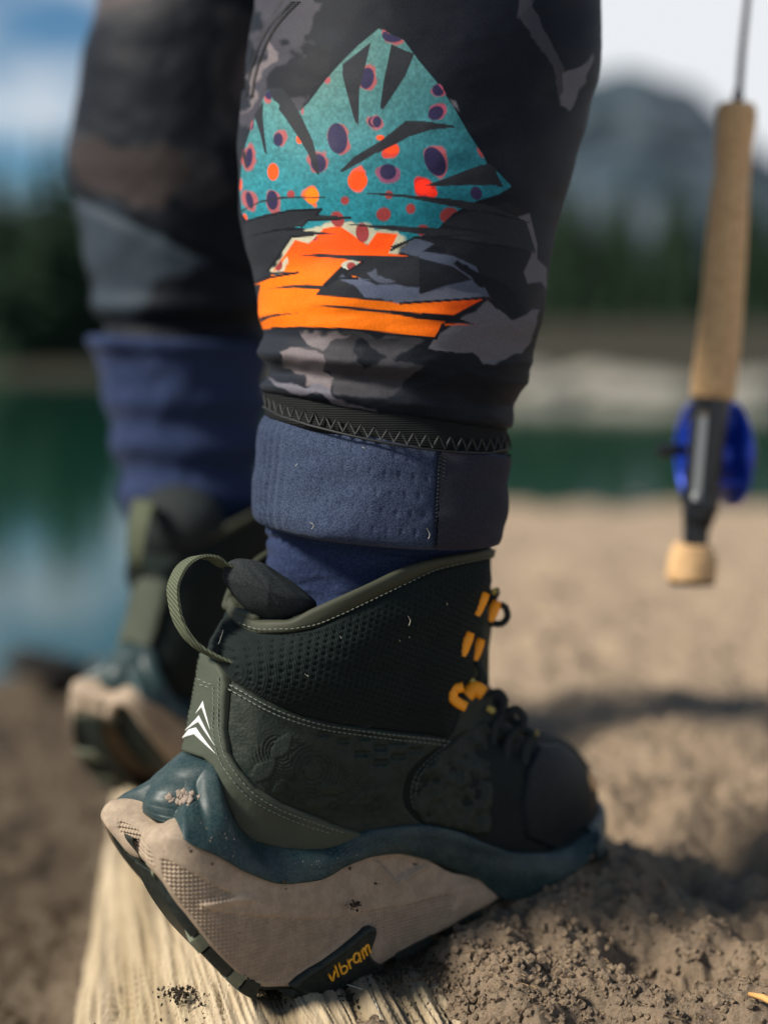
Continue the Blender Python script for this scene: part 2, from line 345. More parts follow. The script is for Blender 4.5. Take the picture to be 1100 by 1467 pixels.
# mountains
def ridge_px(x): return pchip([-900, -300, 0, 300, 560, 700, 800, 840, 880, 930, 975, 1000, 1040, 1100, 1300, 1700, 2600], [470, 440, 400, 330, 230, 160, 132, 124, 116, 126, 134, 162, 190, 238, 300, 300, 420], x)
MD = 1500.0
mx_ = np.linspace(-900, 2600, 360); mv = np.linspace(0, 1, 90)
MX, MV = np.meshgrid(mx_, mv)
top = (HOR - ridge_px(MX)) / F * MD
wx = (MX - CX) / F * MD; hz = top * MV ** 1.25; wy = MD - 650 * (1 - MV) + 0 * MX
nn = fbm(np.stack([wx * .006, wy * .006, hz * .004], -1), 5, .55)
wy = wy + 90 * nn * (1 - .5 * MV); hz = hz + 8 * fbm(np.stack([wx * .012, hz * .012 + 3, wy * .002], -1), 4, .6) * np.clip(MV * 4, 0, 1)
back = np.stack([wx[-1], wy[-1] + 500, wx[-1] * 0 - 5], -1)[None]
MP = np.concatenate([np.stack([wx, wy, hz - 5], -1), back], 0)
M['mount'] = mat('mountain_slope', (.040, .062, .085), .95, .1, [('noise', .03, .8, 12)], [(.006, .8, (.022, .040, .048)), (.009, .6, (.10, .115, .135), (1, 1, 1), .12)])  # blue-grey of distant haze put into the slope colour
mo = mesh_obj('mountains', MP.reshape(-1, 3), grid_faces(len(mv) + 1, len(mx_)), M['mount']); props(mo, kind='structure')

# conifers
def conifer_mesh(h, seed, whorls=11):
    r = random.Random(seed); m = MB()
    for k in range(whorls):
        t = k / (whorls - 1); z = h * (.10 + .86 * t); R = h * .20 * (1 - t) ** .85 + h * .012; nb = 9
        for j in range(nb):
            a = 2 * math.pi * (j + r.random() * .7) / nb; rr = R * (.65 + .6 * r.random()); w = rr * .34
            d = np.array([math.cos(a), math.sin(a), 0]); s = np.array([-d[1], d[0], 0]); dr = rr * (.35 + .25 * r.random())
            b0 = np.array([0, 0, z + h * .035])
            m.add([b0, d * rr * .6 + s * w + (0, 0, z - dr * .4), d * rr + (0, 0, z - dr), d * rr * .6 - s * w + (0, 0, z - dr * .4), d * rr * .55 + (0, 0, z + h * .012)],
                  [(0, 1, 4), (1, 2, 4), (2, 3, 4), (3, 0, 4), (0, 3, 2, 1)])
    m.add([(0, 0, h * 1.02), (h * .012, 0, h * .9), (-h * .008, h * .01, h * .9), (-.008 * h, -.01 * h, h * .9)], [(0, 1, 2), (0, 2, 3), (0, 3, 1)])
    return m
protos = []
for k in range(4):
    cr = conifer_mesh(1.0, 11 + k, 13).build('crown', M['pine'], smooth=False)
    tk = MB().tube([(0, 0, -.04), (0, 0, .3), (0, 0, .85)], [.018, .014, .004], 6).build('trunk', M['bark'])
    protos.append((cr.data, tk.data)); bpy.data.objects.remove(cr); bpy.data.objects.remove(tk)
spots = [(-50, 40, 180), (-22, 44, 196), (2, 38, 200), (18, 50, 292), (34, 46, 318), (48, 42, 300), (76, 40, 176), (96, 45, 190), (118, 42, 215), (150, 46, 220),
         (742, 62, 330), (770, 70, 352), (806, 66, 322), (845, 72, 340), (884, 64, 352), (915, 74, 330), (952, 68, 318), (990, 66, 345), (1024, 75, 322), (1060, 68, 305), (1093, 64, 330), (1128, 70, 318)]
tree_lab = ['tall dark conifer at the far left shore, cut off by the picture edge', 'dark conifer on the left far shore, second tree in from the picture edge',
 'slim dark conifer of the far left shore with a ragged top', 'short dark conifer in the gap where pale sky reaches low between left shore trees',
 'lowest dark conifer in the sky gap on the far left shore', 'dark conifer rising on the right side of the sky gap left of the rear leg', 'tall dark conifer just left of the rear trouser leg',
 'dark conifer partly covered by the left edge of the rear trouser leg', 'conifer standing behind the rear trouser leg', 'conifer wholly behind the rear trouser leg on the far shore']
right_lab = ['dark conifer on the far shore hidden by the front trouser leg', 'dark conifer on the far shore half behind the front shin', 'far conifer touching the right outline of the front calf',
 'far conifer just right of the front calf outline', 'far conifer on the shore a short way right of the calf', 'far conifer midway between calf and cork grip', 'taller far conifer left of the cork grip by two trees',
 'far conifer directly left of the cork grip', 'far conifer behind the cork grip', 'far conifer directly right of the cork grip', 'far conifer at the right edge of the picture', 'far conifer beyond the right edge of the picture']
for k, (px, d, ty) in enumerate(spots):
    p = at_depth(px, HOR, d); x, y = p[0], p[1]; z0 = float(bank_h(np.array([x]), np.array([y]))[0]) - .1
    h = CAMZ + (HOR - ty) / F * d - z0
    t = empty('pine_tree', (x, y, z0)); s = h / 1.02; cm, tm = protos[k % 4]
    for nm, me in (('trunk', tm), ('crown', cm)):
        o = bpy.data.objects.new(nm, me); COL.objects.link(o); o.parent = t
    t.scale = (s * 1.05, s * 1.05, s); t.rotation_euler = (0, 0, k * 1.3)
    lab = tree_lab[k] if k < 10 else None
    if not lab: lab = right_lab[k - 10]
    if k < 10: props(t, lab, 'tree', 'dark conifers on the far left shore')
    else: props(t, lab, 'tree', 'dark conifers on the far right shore')
V = []; Fc = []; n0 = 0
cr = bpy.data.meshes[protos[0][0].name]; cv = np.empty(len(cr.vertices) * 3); cr.vertices.foreach_get('co', cv); cv = cv.reshape(-1, 3); cf = [tuple(p.vertices) for p in cr.polygons]
mb = MB()
for k in range(230):
    d = rng.uniform(70, 150); x = rng.uniform(-60, 60) * d / 80; h = rng.uniform(6.5, 9.5) * (d / 80) * (.95 if x < -8 else .88)
    z0 = float(bank_h(np.array([x]), np.array([d]))[0]); a = rng.uniform(0, 6.28); c, s = math.cos(a), math.sin(a)
    mb.add(cv @ np.array([[c, s, 0], [-s, c, 0], [0, 0, 1]]) * (h * 1.25, h * 1.25, h) + (x, d, z0 - .05 * h), cf)
fo = mb.build('forest', M['pine'], smooth=False); props(fo, 'dense dark conifer wood covering the far side of the lake', 'forest', kind='stuff')

# pale stones on the far bank
def rock_mesh(seed, sub=3, amp=.28):
    bm = bmesh.new(); bmesh.ops.create_icosphere(bm, subdivisions=sub, radius=1); P = np.array([v.co[:] for v in bm.verts])
    P = P * (1 + amp * fbm(P * 1.3 + seed * 7.7, 4, .55))[:, None]; Fx = [tuple(v.index for v in f.verts) for f in bm.faces]; bm.free()
    return P, Fx
for k, (px, py, d, w, h) in enumerate([(792, 556, 17, .42, .16), (850, 548, 19, .60, .2), (925, 552, 17, .55, .2), (968, 558, 16, .35, .15), (1080, 552, 17, .5, .2), (742, 545, 20, .5, .2)]):
    P, Fx = rock_mesh(k + 3, 2); p = at_depth(px, py, d)
    z = max(float(bank_h(np.array([p[0]]), np.array([p[1]]))[0]), -.215)
    o = mesh_obj('boulder', P * (w, w * .7, h), Fx, M['stone']); o.location = (p[0], p[1], z + h * .3)
    props(o, ['pale boulder on the far bank close to the right edge of the calf', 'wide pale boulder on the far bank midway between calf and rod', 'pale boulder on the far bank left of the cork grip foot',
              'small pale boulder on the far bank just left of the fishing rod', 'pale boulder on the far bank right of the fishing rod', 'pale boulder half hidden by the hem of the front trouser leg'][k], 'boulder', 'pale boulders on the far bank')

# dark rock at the left shore
P, Fx = rock_mesh(21, 4); c = at_depth(66, 948, 2.08)
rk = mesh_obj('rock', P * (.060, .040, .022), Fx, M['rock']); rk.location = c + np.array([0, 0, -.004]); rk.rotation_euler = (0, .18, .3)
props(rk, 'dark flat rock lying at the left shoreline below the sky reflection', 'rock')

# ------------------------------------------------------------ log
LD = np.array([math.sin(math.radians(-7.8)), math.cos(math.radians(-7.8))]); LP = np.array([LD[1], -LD[0]])
LC = np.array([-.040, .66])
nl, nc = 760, 760
lu = np.linspace(-.34, .50, nl); la = np.linspace(-1, 1, nc, endpoint=False); la = math.pi * np.sign(la) * np.abs(la) ** 1.5
LU, LA = np.meshgrid(lu, la, indexing='ij')
R0x, R0z = .118, .105
tw = LA + LU * .9          # grain twist
gr1 = n2(LU * 1.2, tw * 4.0, 2.6, 4, .6, 2.0); gr2 = np.abs(n2(LU * 5, tw * 34, 1.0, 4, .65, 6.0)); crack = sstep(.055, .0, np.abs(n2(LU * 2.2, tw * 15, 1.0, 3, .5, 8.0)) - .0)
crack = crack * sstep(-.25, .25, n2(LU * 4, tw * 5, 1.0, 2, .5, 3.0))
ck2 = sstep(.07, .0, np.abs(n2(LU * 3.2, tw * 30, 1.0, 3, .55, 21.0))) * sstep(-.1, .3, n2(LU * 7, tw * 8, 1.0, 2, .5, 31.0)); crack = np.maximum(crack, .75 * ck2)
rad = 1 + .030 * gr1 + .007 * (gr2 - .3) - .022 * crack + .006 * n2(LU * 40, tw * 160, 1.0, 2, .6, 1.0)
ex = np.sign(np.sin(LA)) * np.abs(np.sin(LA)) ** .85; ez = np.sign(np.cos(LA)) * np.abs(np.cos(LA)) ** .75
endr = (sstep(0, .03, LU - lu[0]) * sstep(0, .035, lu[-1] - LU)) ** .5
sx_ = ex * R0x * rad * (1 - .03 * LU) * np.maximum(endr, .02); sz_ = ez * R0z * rad * np.maximum(endr, .02)
LX = LC[0] + LD[0] * LU + LP[0] * sx_; LY = LC[1] + LD[1] * LU + LP[1] * sx_; LZ = -R0z + .003 + sz_ - .004 * np.abs(LU)
lt = 1 - .5 * crack
colr = np.stack([.40 + .08 * gr1, .32 + .07 * gr1, .205 + .06 * gr1], -1) * (.80 + .22 * np.clip(gr2 * 2, 0, 1))[..., None]
colr = colr * (1 - .85 * crack)[..., None]
st = sstep(.25, .6, n2(LU * 6, tw * 9, 1.0, 3, .5, 12.0)); colr = colr * (1 - .45 * st)[..., None]
M['wood'] = mat('weathered_wood', (.4, .32, .22), .8, .2, [('noise', 500, .6, .0015, (1, .06, 1), (0, 0, -.0)), ('noise', 1600, .4, .0006)], [(600, .45, (.25, .18, .11), (1, .05, 1), .12)], attr='print')
lg = empty('log', (LC[0], LC[1], 0))
mesh_obj('trunk', np.stack([LX, LY, LZ], -1).reshape(-1, 3), grid_faces(nl, nc, True), M['wood'], lg, cols=np.clip(colr, .01, 1).reshape(-1, 3), world=True)
props(lg, 'pale barkless weathered log half buried in sand under the boots', 'log')

# ------------------------------------------------------------ boot frame
YAW = math.radians(38)
S = np.array([math.cos(YAW), math.sin(YAW), 0]); T = np.array([math.sin(YAW), -math.cos(YAW), 0]); K = np.array([0, 0, 1.0])
P0 = at_z(455, 1416, 0.002); OB = P0 - S * .05 - T * .036
B = np.stack([S, T, K])                                   # rows
def toL(P): return (np.asarray(P) - OB) @ B.T
def toW(Lc): return np.asarray(Lc) @ B + OB
BM = Matrix.Identity(4)
for i in range(3):
    BM[i][0], BM[i][1], BM[i][2], BM[i][3] = S[i], -T[i], K[i], OB[i]      # right-handed object frame: x=s, y=-t, z
boot = empty('hiking_boot', (0, 0, 0)); boot.matrix_basis = BM
bpy.context.view_layer.update()
props(boot, 'dark green high hiking boot in sharp focus with tan sole, its heel on the log', 'boot', 'pair of hiking boots')
def loc_obj(name, Lc, Fc, m, flip=False, parent=boot, **kw):
    V = np.asarray(Lc, float) * (1, -1, 1)
    return mesh_obj(name, V, Fc, m, parent, **kw)
def toO(P):     # world -> local (s,t,z)
    return toL(P)

# upper: stack of rings solved so that its outline matches the traced one
outL = np.array([(345, 700), (338, 800), (330, 850), (318, 896), (304, 924), (296, 945), (293, 975), (286, 1015), (277, 1055), (271, 1080), (264, 1110), (262, 1150), (262, 1400)], float)
outR = np.array([(700, 700), (703, 780), (703, 840), (704, 900), (698, 950), (697, 985), (708, 1012), (735, 1038), (772, 1050), (800, 1058), (825, 1073), (844, 1098), (855, 1130), (858, 1160), (852, 1185), (846, 1215), (846, 1400)], float)
fL = lambda y: np.interp(y, outL[:, 1], outL[:, 0]); fR = lambda y: np.interp(y, outR[:, 1], outR[:, 0])
NTH = 200
th = np.linspace(0, 2 * math.pi, NTH, endpoint=False)
def ring(z, s0, s1):
    A = (s1 - s0) / 2; sm = (s1 + s0) / 2; q = (1 + np.cos(th)) / 2      # q=1 at toe
    lowf = sstep(.12, .05, z)
    Wd = .040 + .007 * sstep(.12, .045, z) + .012 * sstep(.12, .2, z)
    n = 2.5; c = np.sign(np.cos(th)) * np.abs(np.cos(th)) ** (2 / n); si = np.sign(np.sin(th)) * np.abs(np.sin(th)) ** (2 / n)
    s = sm + A * c; q = (s - s0) / max(s1 - s0, 1e-6)
    g = (1 - lowf) * (1 - .10 * q) + lowf * (.76 + .26 * sstep(.2, .68, q) - .05 * sstep(.8, 1, q))
    return np.stack([s, Wd * g * si, np.full_like(s, z)], -1)
zs = np.linspace(.012, .262, 84); rings = []; s0, s1 = 0.0, .25
for z in zs:
    for it in range(25):
        R = ring(z, s0, s1); p = project(toW(R))
        i = np.argmin(p[:, 0]); j = np.argmax(p[:, 0])
        e0 = fL(p[i, 1]) - p[i, 0]; e1 = fR(p[j, 1]) - p[j, 0]
        s0 += .6 * e0 / 2400; s1 += .6 * e1 / 2300
        s1 = max(s1, s0 + .04)
    rings.append((z, s0, s1))
rings = np.array(rings)
_k = np.array([1, 2, 3, 2, 1.]) / 9
for c_ in (1, 2):
    e = np.concatenate([[rings[0, c_]] * 2, rings[:, c_], [rings[-1, c_]] * 2]); rings[:, c_] = np.convolve(e, _k, 'valid')
print('RINGS', rings[::7].round(3).tolist())
UPV = np.concatenate([ring(*r) for r in rings]); UPF = grid_faces(len(rings), NTH, True)
BVU = BVHTree.FromPolygons([tuple(v) for v in toW(UPV)], [tuple(int(i) for i in f) for f in UPF])

def cast(px, py, bvh):
    """ray through photo pixel onto surface: local point, local normal, ok"""
    r = ray(px, py); o = Vector(CAM); n = len(px); Pt = np.full((n, 3), np.nan); Nn = np.full((n, 3), np.nan)
    for i in range(n):
        h, nn_, _, _ = bvh.ray_cast(o, Vector(r[i]))
        if h is not None:
            if nn_.dot(Vector(r[i])) > 0: nn_ = -nn_
            Pt[i] = h; Nn[i] = nn_
    return toL(Pt), Nn @ B.T, ~np.isnan(Pt[:, 0])
def cast_safe(px, py, bvh, c):
    px = np.array(px, float); py = np.array(py, float); Pt, Nn, ok = cast(px, py, bvh); k = 0
    while not ok.all() and k < 40:
        bad = ~ok; px[bad] += (c[0] - px[bad]) * .03; py[bad] += (c[1] - py[bad]) * .03
        a, b_, o_ = cast(px[bad], py[bad], bvh); Pt[bad] = a; Nn[bad] = b_; ok[bad] = o_; k += 1
    return Pt, Nn, ok
def closed_curve(pts, step=4.0, smooth=True):
    P = np.asarray(pts, float); out = []
    if smooth:
        d = np.concatenate([P, P[:1]]); L_ = np.linalg.norm(np.diff(d, axis=0), axis=1).sum(); return spline(d, max(12, int(L_ / step)))[:-1]
    for a, b_ in zip(P, np.roll(P, -1, 0)):
        n = max(1, int(np.linalg.norm(b_ - a) / step)); out += [a + (b_ - a) * k / n for k in range(n)]
    return np.array(out)
def panel(name, poly, bvh, m, thick=.0012, edge=4.0, step=3.0, detail=None, smooth=False, parent=boot, skirt=.0025, colour=None, nsm=True, off=0.0):
    C = closed_curve(poly, step, smooth); x0, y0 = C.min(0); x1, y1 = C.max(0)
    gx, gy = np.meshgrid(np.arange(x0, x1, step), np.arange(y0, y1, step)); gx = gx + ((np.arange(gx.shape[0]) % 2) * step / 2)[:, None]
    gx, gy = gx.ravel(), gy.ravel(); k = inside(C, gx, gy); gx, gy = gx[k], gy[k]; k = segdist(C, gx, gy) > step * .55; gx, gy = gx[k], gy[k]
    P2 = [Vector(p) for p in C] + [Vector(p) for p in zip(gx, gy)]; n = len(C)
    vo, eo, fo_, _, _, _ = delaunay_2d_cdt(P2, [(i, (i + 1) % n) for i in range(n)], [], 1, 1e-4)
    px = np.array([v[0] for v in vo]); py = np.array([v[1] for v in vo])
    Pt, Nn, ok = cast_safe(px, py, bvh, C.mean(0))
    bd = segdist(C, px, py); h = off + thick * (1 - np.clip(1 - bd / edge, 0, 1) ** 2.2)
    if detail is not None: h = h + detail(px, py, Pt)
    tri = [tuple(f) for f in fo_ if all(ok[i] for i in f)]
    # smooth normals of the carrier surface by averaging neighbours
    if nsm:
        E = np.array([(f[i], f[(i + 1) % 3]) for f in tri for i in range(3)])
        for _ in range(6):
            A = Nn.copy(); A[~ok] = 0; A2 = A.copy(); np.add.at(A2, E[:, 0], A[E[:, 1]]); np.add.at(A2, E[:, 1], A[E[:, 0]]); Nn = A2 / (np.linalg.norm(A2, axis=1)[:, None] + 1e-9)
    V = Pt + Nn * h[:, None]; V[~ok] = 0
    # skirt
    cnt = {}
    for f in tri:
        for i in range(3):
            e = (f[i], f[(i + 1) % 3]); cnt[tuple(sorted(e))] = cnt.get(tuple(sorted(e)), []) + [e]
    be = [v[0] for v in cnt.values() if len(v) == 1]; bvx = sorted({i for e in be for i in e}); mp_ = {v: len(V) + k for k, v in enumerate(bvx)}
    V = np.concatenate([V, Pt[bvx] - Nn[bvx] * skirt]) if bvx else V
    Fx = [t[::-1] for t in tri] + [(a, b_, mp_[b_], mp_[a]) for a, b_ in be]
    cols = None
    if colour is not None:
        cc = colour(px, py); cols = np.concatenate([cc, cc[bvx]]) if bvx else cc
    return loc_obj(name, V, Fx, m, parent=parent, cols=cols)
def stitches(paths, bvh, name, m, step=7.2, ln=5.0, off=.0014, r=.00038, parent=boot):
    mb = MB()
    for path in paths:
        P = np.asarray(path, float); L_ = np.linalg.norm(np.diff(P, axis=0), axis=1).sum(); C = spline(P, max(4, int(L_ / step * 8))); n = len(C)
        d = np.concatenate([[0], np.cumsum(np.linalg.norm(np.diff(C, axis=0), axis=1))]); k = 0.0
        while k + ln < d[-1]:
            q = [k, k + ln / 2, k + ln]; x = np.interp(q, d, C[:, 0]); y = np.interp(q, d, C[:, 1]); Pt, Nn, ok = cast(x, y, bvh)
            if ok.all():
                lift = np.array([0, .0004, 0])[:, None]; A = Pt + Nn * (off + lift); mb.tube(A, [r * .55, r, r * .55], 6, up=Nn[1])
            k += step * random.uniform(.95, 1.05)
    if mb.n:
        V = np.concatenate(mb.v); o = loc_obj(name, V, mb.f, m, parent=parent); o['kind'] = 'stuff'; return o

rimTop = [(334, 856), (342, 872), (356, 882), (375, 890), (411, 890), (447, 874), (493, 853), (538, 833), (584, 812), (629, 800), (675, 792), (703, 786)]
rimBot = [(330, 880), (347, 899), (375, 908), (411, 906), (447, 899), (475, 887), (511, 869), (547, 851), (584, 833), (615, 819), (656, 809), (701, 800)]
# rim height profile z(s) from near rim, shared by both sides
RT_, _, okr = cast(np.array([p[0] for p in rimTop[1:-1]], float), np.array([p[1] for p in rimTop[1:-1]], float), BVU)
RT_ = RT_[okr]; o_ = np.argsort(RT_[:, 0]); RS, RZ = RT_[o_, 0], RT_[o_, 2]
def rim_z(s): return np.interp(s, RS, RZ)
print('RIM', RS.round(3), RZ.round(3))
UV_ = UPV.copy(); keep = UV_[:, 2] <= rim_z(UV_[:, 0]) + .004
UV_[:, 2] = np.minimum(UV_[:, 2], rim_z(UV_[:, 0])); UV_[:, 2] = np.maximum(UV_[:, 2], np.interp(UV_[:, 0], [.02, .06, .10, .20], [.078, .045, .036, .034]))
Fk = UPF[keep[UPF].any(1)]
M['vamp'] = mat('boot_vamp', (.005, .0095, .0095), .6, .12, [('noise', 900, .4, .0006), ('noise', 90, .5, .002)], [(70, .5, (.012, .018, .015)), (500, .4, (.005, .006, .006))])
loc_obj('upper', UV_, Fk, M['vamp'])

Pq = lambda pts, ox, oy, s_: [(ox + x / s_, oy + y / s_) for x, y in pts]
seam_low = [(333, 975), (350, 985), (375, 1000), (402, 1013), (430, 1023), (470, 1033), (510, 1039), (560, 1046), (610, 1052), (640, 1057)]
# collar panel (knit, perforated)
def perf(px, py, Pt):
    u = Pt[:, 0] * np.cos(.45) + Pt[:, 2] * np.sin(.45); v = -Pt[:, 0] * np.sin(.45) + Pt[:, 2] * np.cos(.45)
    cu = u / .0036; rw = np.floor(v / .0021); cu = cu + (rw % 2) * .5; fu = cu - np.floor(cu) - .5; fv = v / .0021 - rw - .5
    hole = sstep(.25, .13, np.hypot(fu * 1.0, fv * .75)); d = segdist(collar, px, py)
    puff = .0075 * (1 - np.exp(-d / 26)) - .002 * sstep(60, 110, d); wr = .0012 * n2(px * 1.0, py * 2.2, .012, 3)
    return puff + wr - .0009 * hole * sstep(3, 14, d)
collar = rimBot[::-1] + [(322, 888), (306, 918), (300, 935), (312, 955)] + seam_low + [(655, 1020), (668, 985), (680, 930), (695, 870), (701, 830)]
panel('collar_panel', collar, BVU, M['knit'], .0010, 5, 1.9, perf)
# quarter leather with embossing
quarter = seam_low + [(640, 1057), (629, 1069), (608, 1084), (593, 1096), (583, 1110), (579, 1124), (577, 1140), (580, 1155), (590, 1168), (606, 1182), (606, 1195), (330, 1195), (318, 1100), (326, 1030), (330, 985)]
emb_dents = [(463, 1050, 18), (490, 1061, 18), (520, 1055, 18), (515, 1079, 20), (542, 1070, 18), (541, 1091, 20), (565, 1061, 22), (566, 1083, 22), (590, 1074, 20)]
def emboss(px, py, Pt):
    h = np.zeros(px.shape)
    for x, y, w in emb_dents: h -= .0016 * sstep(1.15, .75, np.maximum(np.abs(px - x + (py - y) * .4) / (w / 2), np.abs(py - y) / 4.2))
    # contour-line ornament: warped concentric ridges in a leaf-shaped field
    fld = [(352, 1110), (358, 1080), (380, 1050), (412, 1046), (440, 1062), (470, 1080), (500, 1098), (540, 1125), (556, 1150), (530, 1165), (470, 1165), (420, 1152), (375, 1132)]
    ins = inside(fld, px, py) * sstep(0, 8, segdist(fld, px, py))
    def rings_(cx, cy, k, a=0): return np.hypot((px - cx) * math.cos(a) + (py - cy) * math.sin(a), (-(px - cx) * math.sin(a) + (py - cy) * math.cos(a)) * k)
    r1 = rings_(400, 1078, 1.3, .7); r2 = rings_(446, 1103, 1.0); r3 = rings_(505, 1150, 2.2, .5)
    wv = np.where((px < 415) & (py < 1120), r1, np.where(r2 < 45, r2, r3)) + 3 * n2(px, py, .03, 2)
    lines = np.sin(wv * 2 * math.pi / 5.6)
    leaf = np.zeros(px.shape)
    for cx, cy, a, l, w in [(402, 1068, -.9, 22, 11), (376, 1103, -.75, 24, 12), (446, 1101, .2, 15, 14), (398, 1124, -.8, 15, 7), (430, 1122, 1.5, 18, 7), (470, 1128, .1, 22, 8), (520, 1140, -.45, 26, 8), (455, 1148, -.2, 25, 7)]:
        x = (px - cx) * math.cos(a) + (py - cy) * math.sin(a); y = -(px - cx) * math.sin(a) + (py - cy) * math.cos(a)
        leaf = np.maximum(leaf, sstep(1.12, .9, (np.abs(x / l) ** 1.3 + np.abs(y / w) ** 1.3)))
    h += ins * (.00050 * lines * (1 - leaf) + .00048 * leaf)
    return h + .0010 * n2(px, py, .02, 2) + .0012 * sstep(0, 60, segdist(quarter, px, py))
panel('quarter_panel', quarter, BVU, M['leather'], .0016, 5, 1.9, emboss, off=.0002)
# heel counter
counter = [(292, 936), (300, 938), (311, 941), (322, 952), (330, 968), (333, 985), (331, 1010), (329, 1045), (333, 1078), (345, 1100), (366, 1125), (403, 1148), (448, 1166), (480, 1180), (512, 1190), (512, 1200),
           (448, 1216), (403, 1213), (357, 1200), (339, 1181), (325, 1145), (312, 1100), (300, 1088), (268, 1078), (272, 1060), (281, 1015), (288, 975)]
panel('heel_counter', counter, BVU, M['counter'], .0014, 4, 2.2, lambda x, y, P: .0004 * n2(x, y, .03, 3), off=.0034)
# logo chevrons
for pl in ([(350, 466), (408, 362), (456, 592), (398, 414)], [(273, 602), (376, 478), (485, 716), (372, 532)], [(250, 662), (300, 592), (352, 574), (488, 776), (338, 630)]):
    panel('chevron', Pq(pl, 230, 940, 5.5), BVU, M['reflect'], .00015, 1, 2.0, off=.0052, skirt=.001)
# forefoot: overlays, toe cap
vamp_ov = [(606, 1180), (596, 1165), (588, 1150), (588, 1125), (600, 1105), (625, 1082), (660, 1050), (690, 1028), (700, 1060), (706, 1120), (700, 1195), (660, 1192)]
panel('side_overlay', vamp_ov, BVU, M['leather'], .0012, 6, 3, lambda x, y, P: .0015 * n2(x, y, .05, 3) - .0008 * sstep(.2, .6, n2(x, y, .12, 2, .5, 3)))
toe = [(752, 1200), (745, 1150), (752, 1100), (770, 1066), (800, 1066), (826, 1084), (842, 1108), (850, 1140), (851, 1170), (845, 1200), (800, 1222)]
panel('toe_cap', toe, BVU, M['toe'], .0016, 6, 3, None)
panel('toe_emblem', [(838, 1104), (845, 1108), (850, 1122), (850, 1134), (843, 1130), (838, 1116)], BVU, M['cork'], .0008, 2, 2, off=.002)
stay = [(640, 1062), (652, 1030), (664, 990), (676, 935), (690, 872), (700, 862), (700, 985), (706, 1013), (722, 1032), (742, 1045), (752, 1056), (735, 1066), (690, 1050), (665, 1050)]
panel('eyelet_stay', stay, BVU, M['leather'], .0016, 5, 3)

# collar trim: rounded binding following the rim
def cast_path(pts, bvh, n, off=0.0):
    C = spline(pts, n); Pt, Nn, ok = cast(C[:, 0], C[:, 1], bvh); return (Pt + Nn * off)[ok], Nn[ok]
tt = np.linspace(0, 1, 150); A_ = spline(rimTop, 150); Bb = spline(rimBot, 150)
rows = []; prof = [(-.12, -.0035), (-.05, .001), (.06, .0026), (.25, .0026), (.5, .0026), (.8, .0021), (1.0, .0012), (1.02, -.001)]
for v, off in prof:
    q = A_ + (Bb - A_) * np.clip(v, 0, 1); Pt, Nn, ok = cast_safe(q[:, 0], q[:, 1], BVU, (520, 950))
    Nh = Nn * (1, 1, 0); Nh /= np.linalg.norm(Nh, axis=1)[:, None] + 1e-9
    P_ = Pt + Nh * off
    if v < 0: P_[:, 2] += -.0005 if v < -.1 else .0008
    rows.append(P_)
loc_obj('collar_trim', np.concatenate(rows), grid_faces(len(prof), 150), M['trim'])
# same binding along the far side and the front/back of the collar
k_ = np.linspace(0, 2 * math.pi, 160); zr = []
def ring_at(z):
    return ring(z, np.interp(z, rings[:, 0], rings[:, 1]), np.interp(z, rings[:, 0], rings[:, 2]))
far = []
for j in range(NTH):
    z = .2
    for _ in range(8): z = float(rim_z(ring_at(z)[j, 0]))
    far.append(ring_at(z)[j])
far = np.array(far); sel = far[:, 1] < .012
idx = sorted([j for j in range(NTH) if sel[j]], key=lambda j: j if j > NTH // 4 else j + NTH)
mb = MB(); mb.tube(far[idx], .0026, 10); loc_obj('collar_binding', np.concatenate(mb.v), mb.f, M['trim'])
# inner lining: ring wall inside the collar
NI = NTH; cen = far.mean(0); inn = []
for dz, sc_ in ((0.0, .96), (-.01, .93), (-.04, .90), (-.07, .86)):
    q = far.copy(); q[:, :2] = cen[:2] + (q[:, :2] - cen[:2]) * sc_; q[:, 2] += dz; inn.append(q)
loc_obj('lining', np.concatenate(inn), grid_faces(4, NI, True, True), M['lining'])

# seams
off2 = lambda pts, dx, dy: [(x + dx, y + dy) for x, y in pts]
st_paths = [off2(seam_low[0:], 2, 6), off2(seam_low[0:], 0, 12),
    [(326, 972), (325, 1000), (323, 1040), (327, 1075), (340, 1104), (362, 1131), (400, 1155), (445, 1173), (490, 1189)],
    [(319, 985), (318, 1010), (316, 1045), (320, 1080), (334, 1111), (358, 1139), (398, 1162), (442, 1180), (470, 1189)],
    [(298, 974), (310, 980), (322, 983)], [(300, 982), (318, 988)]]
stitches(st_paths[:2], BVU, 'stitching', M['thread'], off=.0028)
stitches(st_paths[2:], BVU, 'stitching', M['thread'], off=.0050)
stitches([[(x + 2, y - 4) for x, y in rimBot[1:]]], BVU, 'rim_stitching', M['thread'], off=.0034, r=.0003, ln=4.5)
stitches([[(636, 1064), (605, 1090), (588, 1112), (583, 1135), (588, 1158)], [(630, 1075), (602, 1100), (592, 1120), (590, 1140)]], BVU, 'quarter_stitching', M['thread_dark'], off=.0030, r=.0005)

ln_ = MB()
for pts in ([(568, 874), (571, 880), (569, 887)], [(621, 856), (622, 859)], [(569, 902), (570, 904)], [(556, 907), (557, 909)], [(340, 915), (336, 928), (333, 935)], [(432, 960), (436, 962)], [(480, 905), (482, 908)]):
    q_ = spline(np.array(pts, float), 6); Pt, Nn, ok = cast(q_[:, 0], q_[:, 1], BVU)
    if ok.all(): ln_.tube(Pt + Nn * .0092, .00013, 5, up=Nn[0])
o = loc_obj('lint', np.concatenate(ln_.v), ln_.f, M['fibre']); o['kind'] = 'stuff'
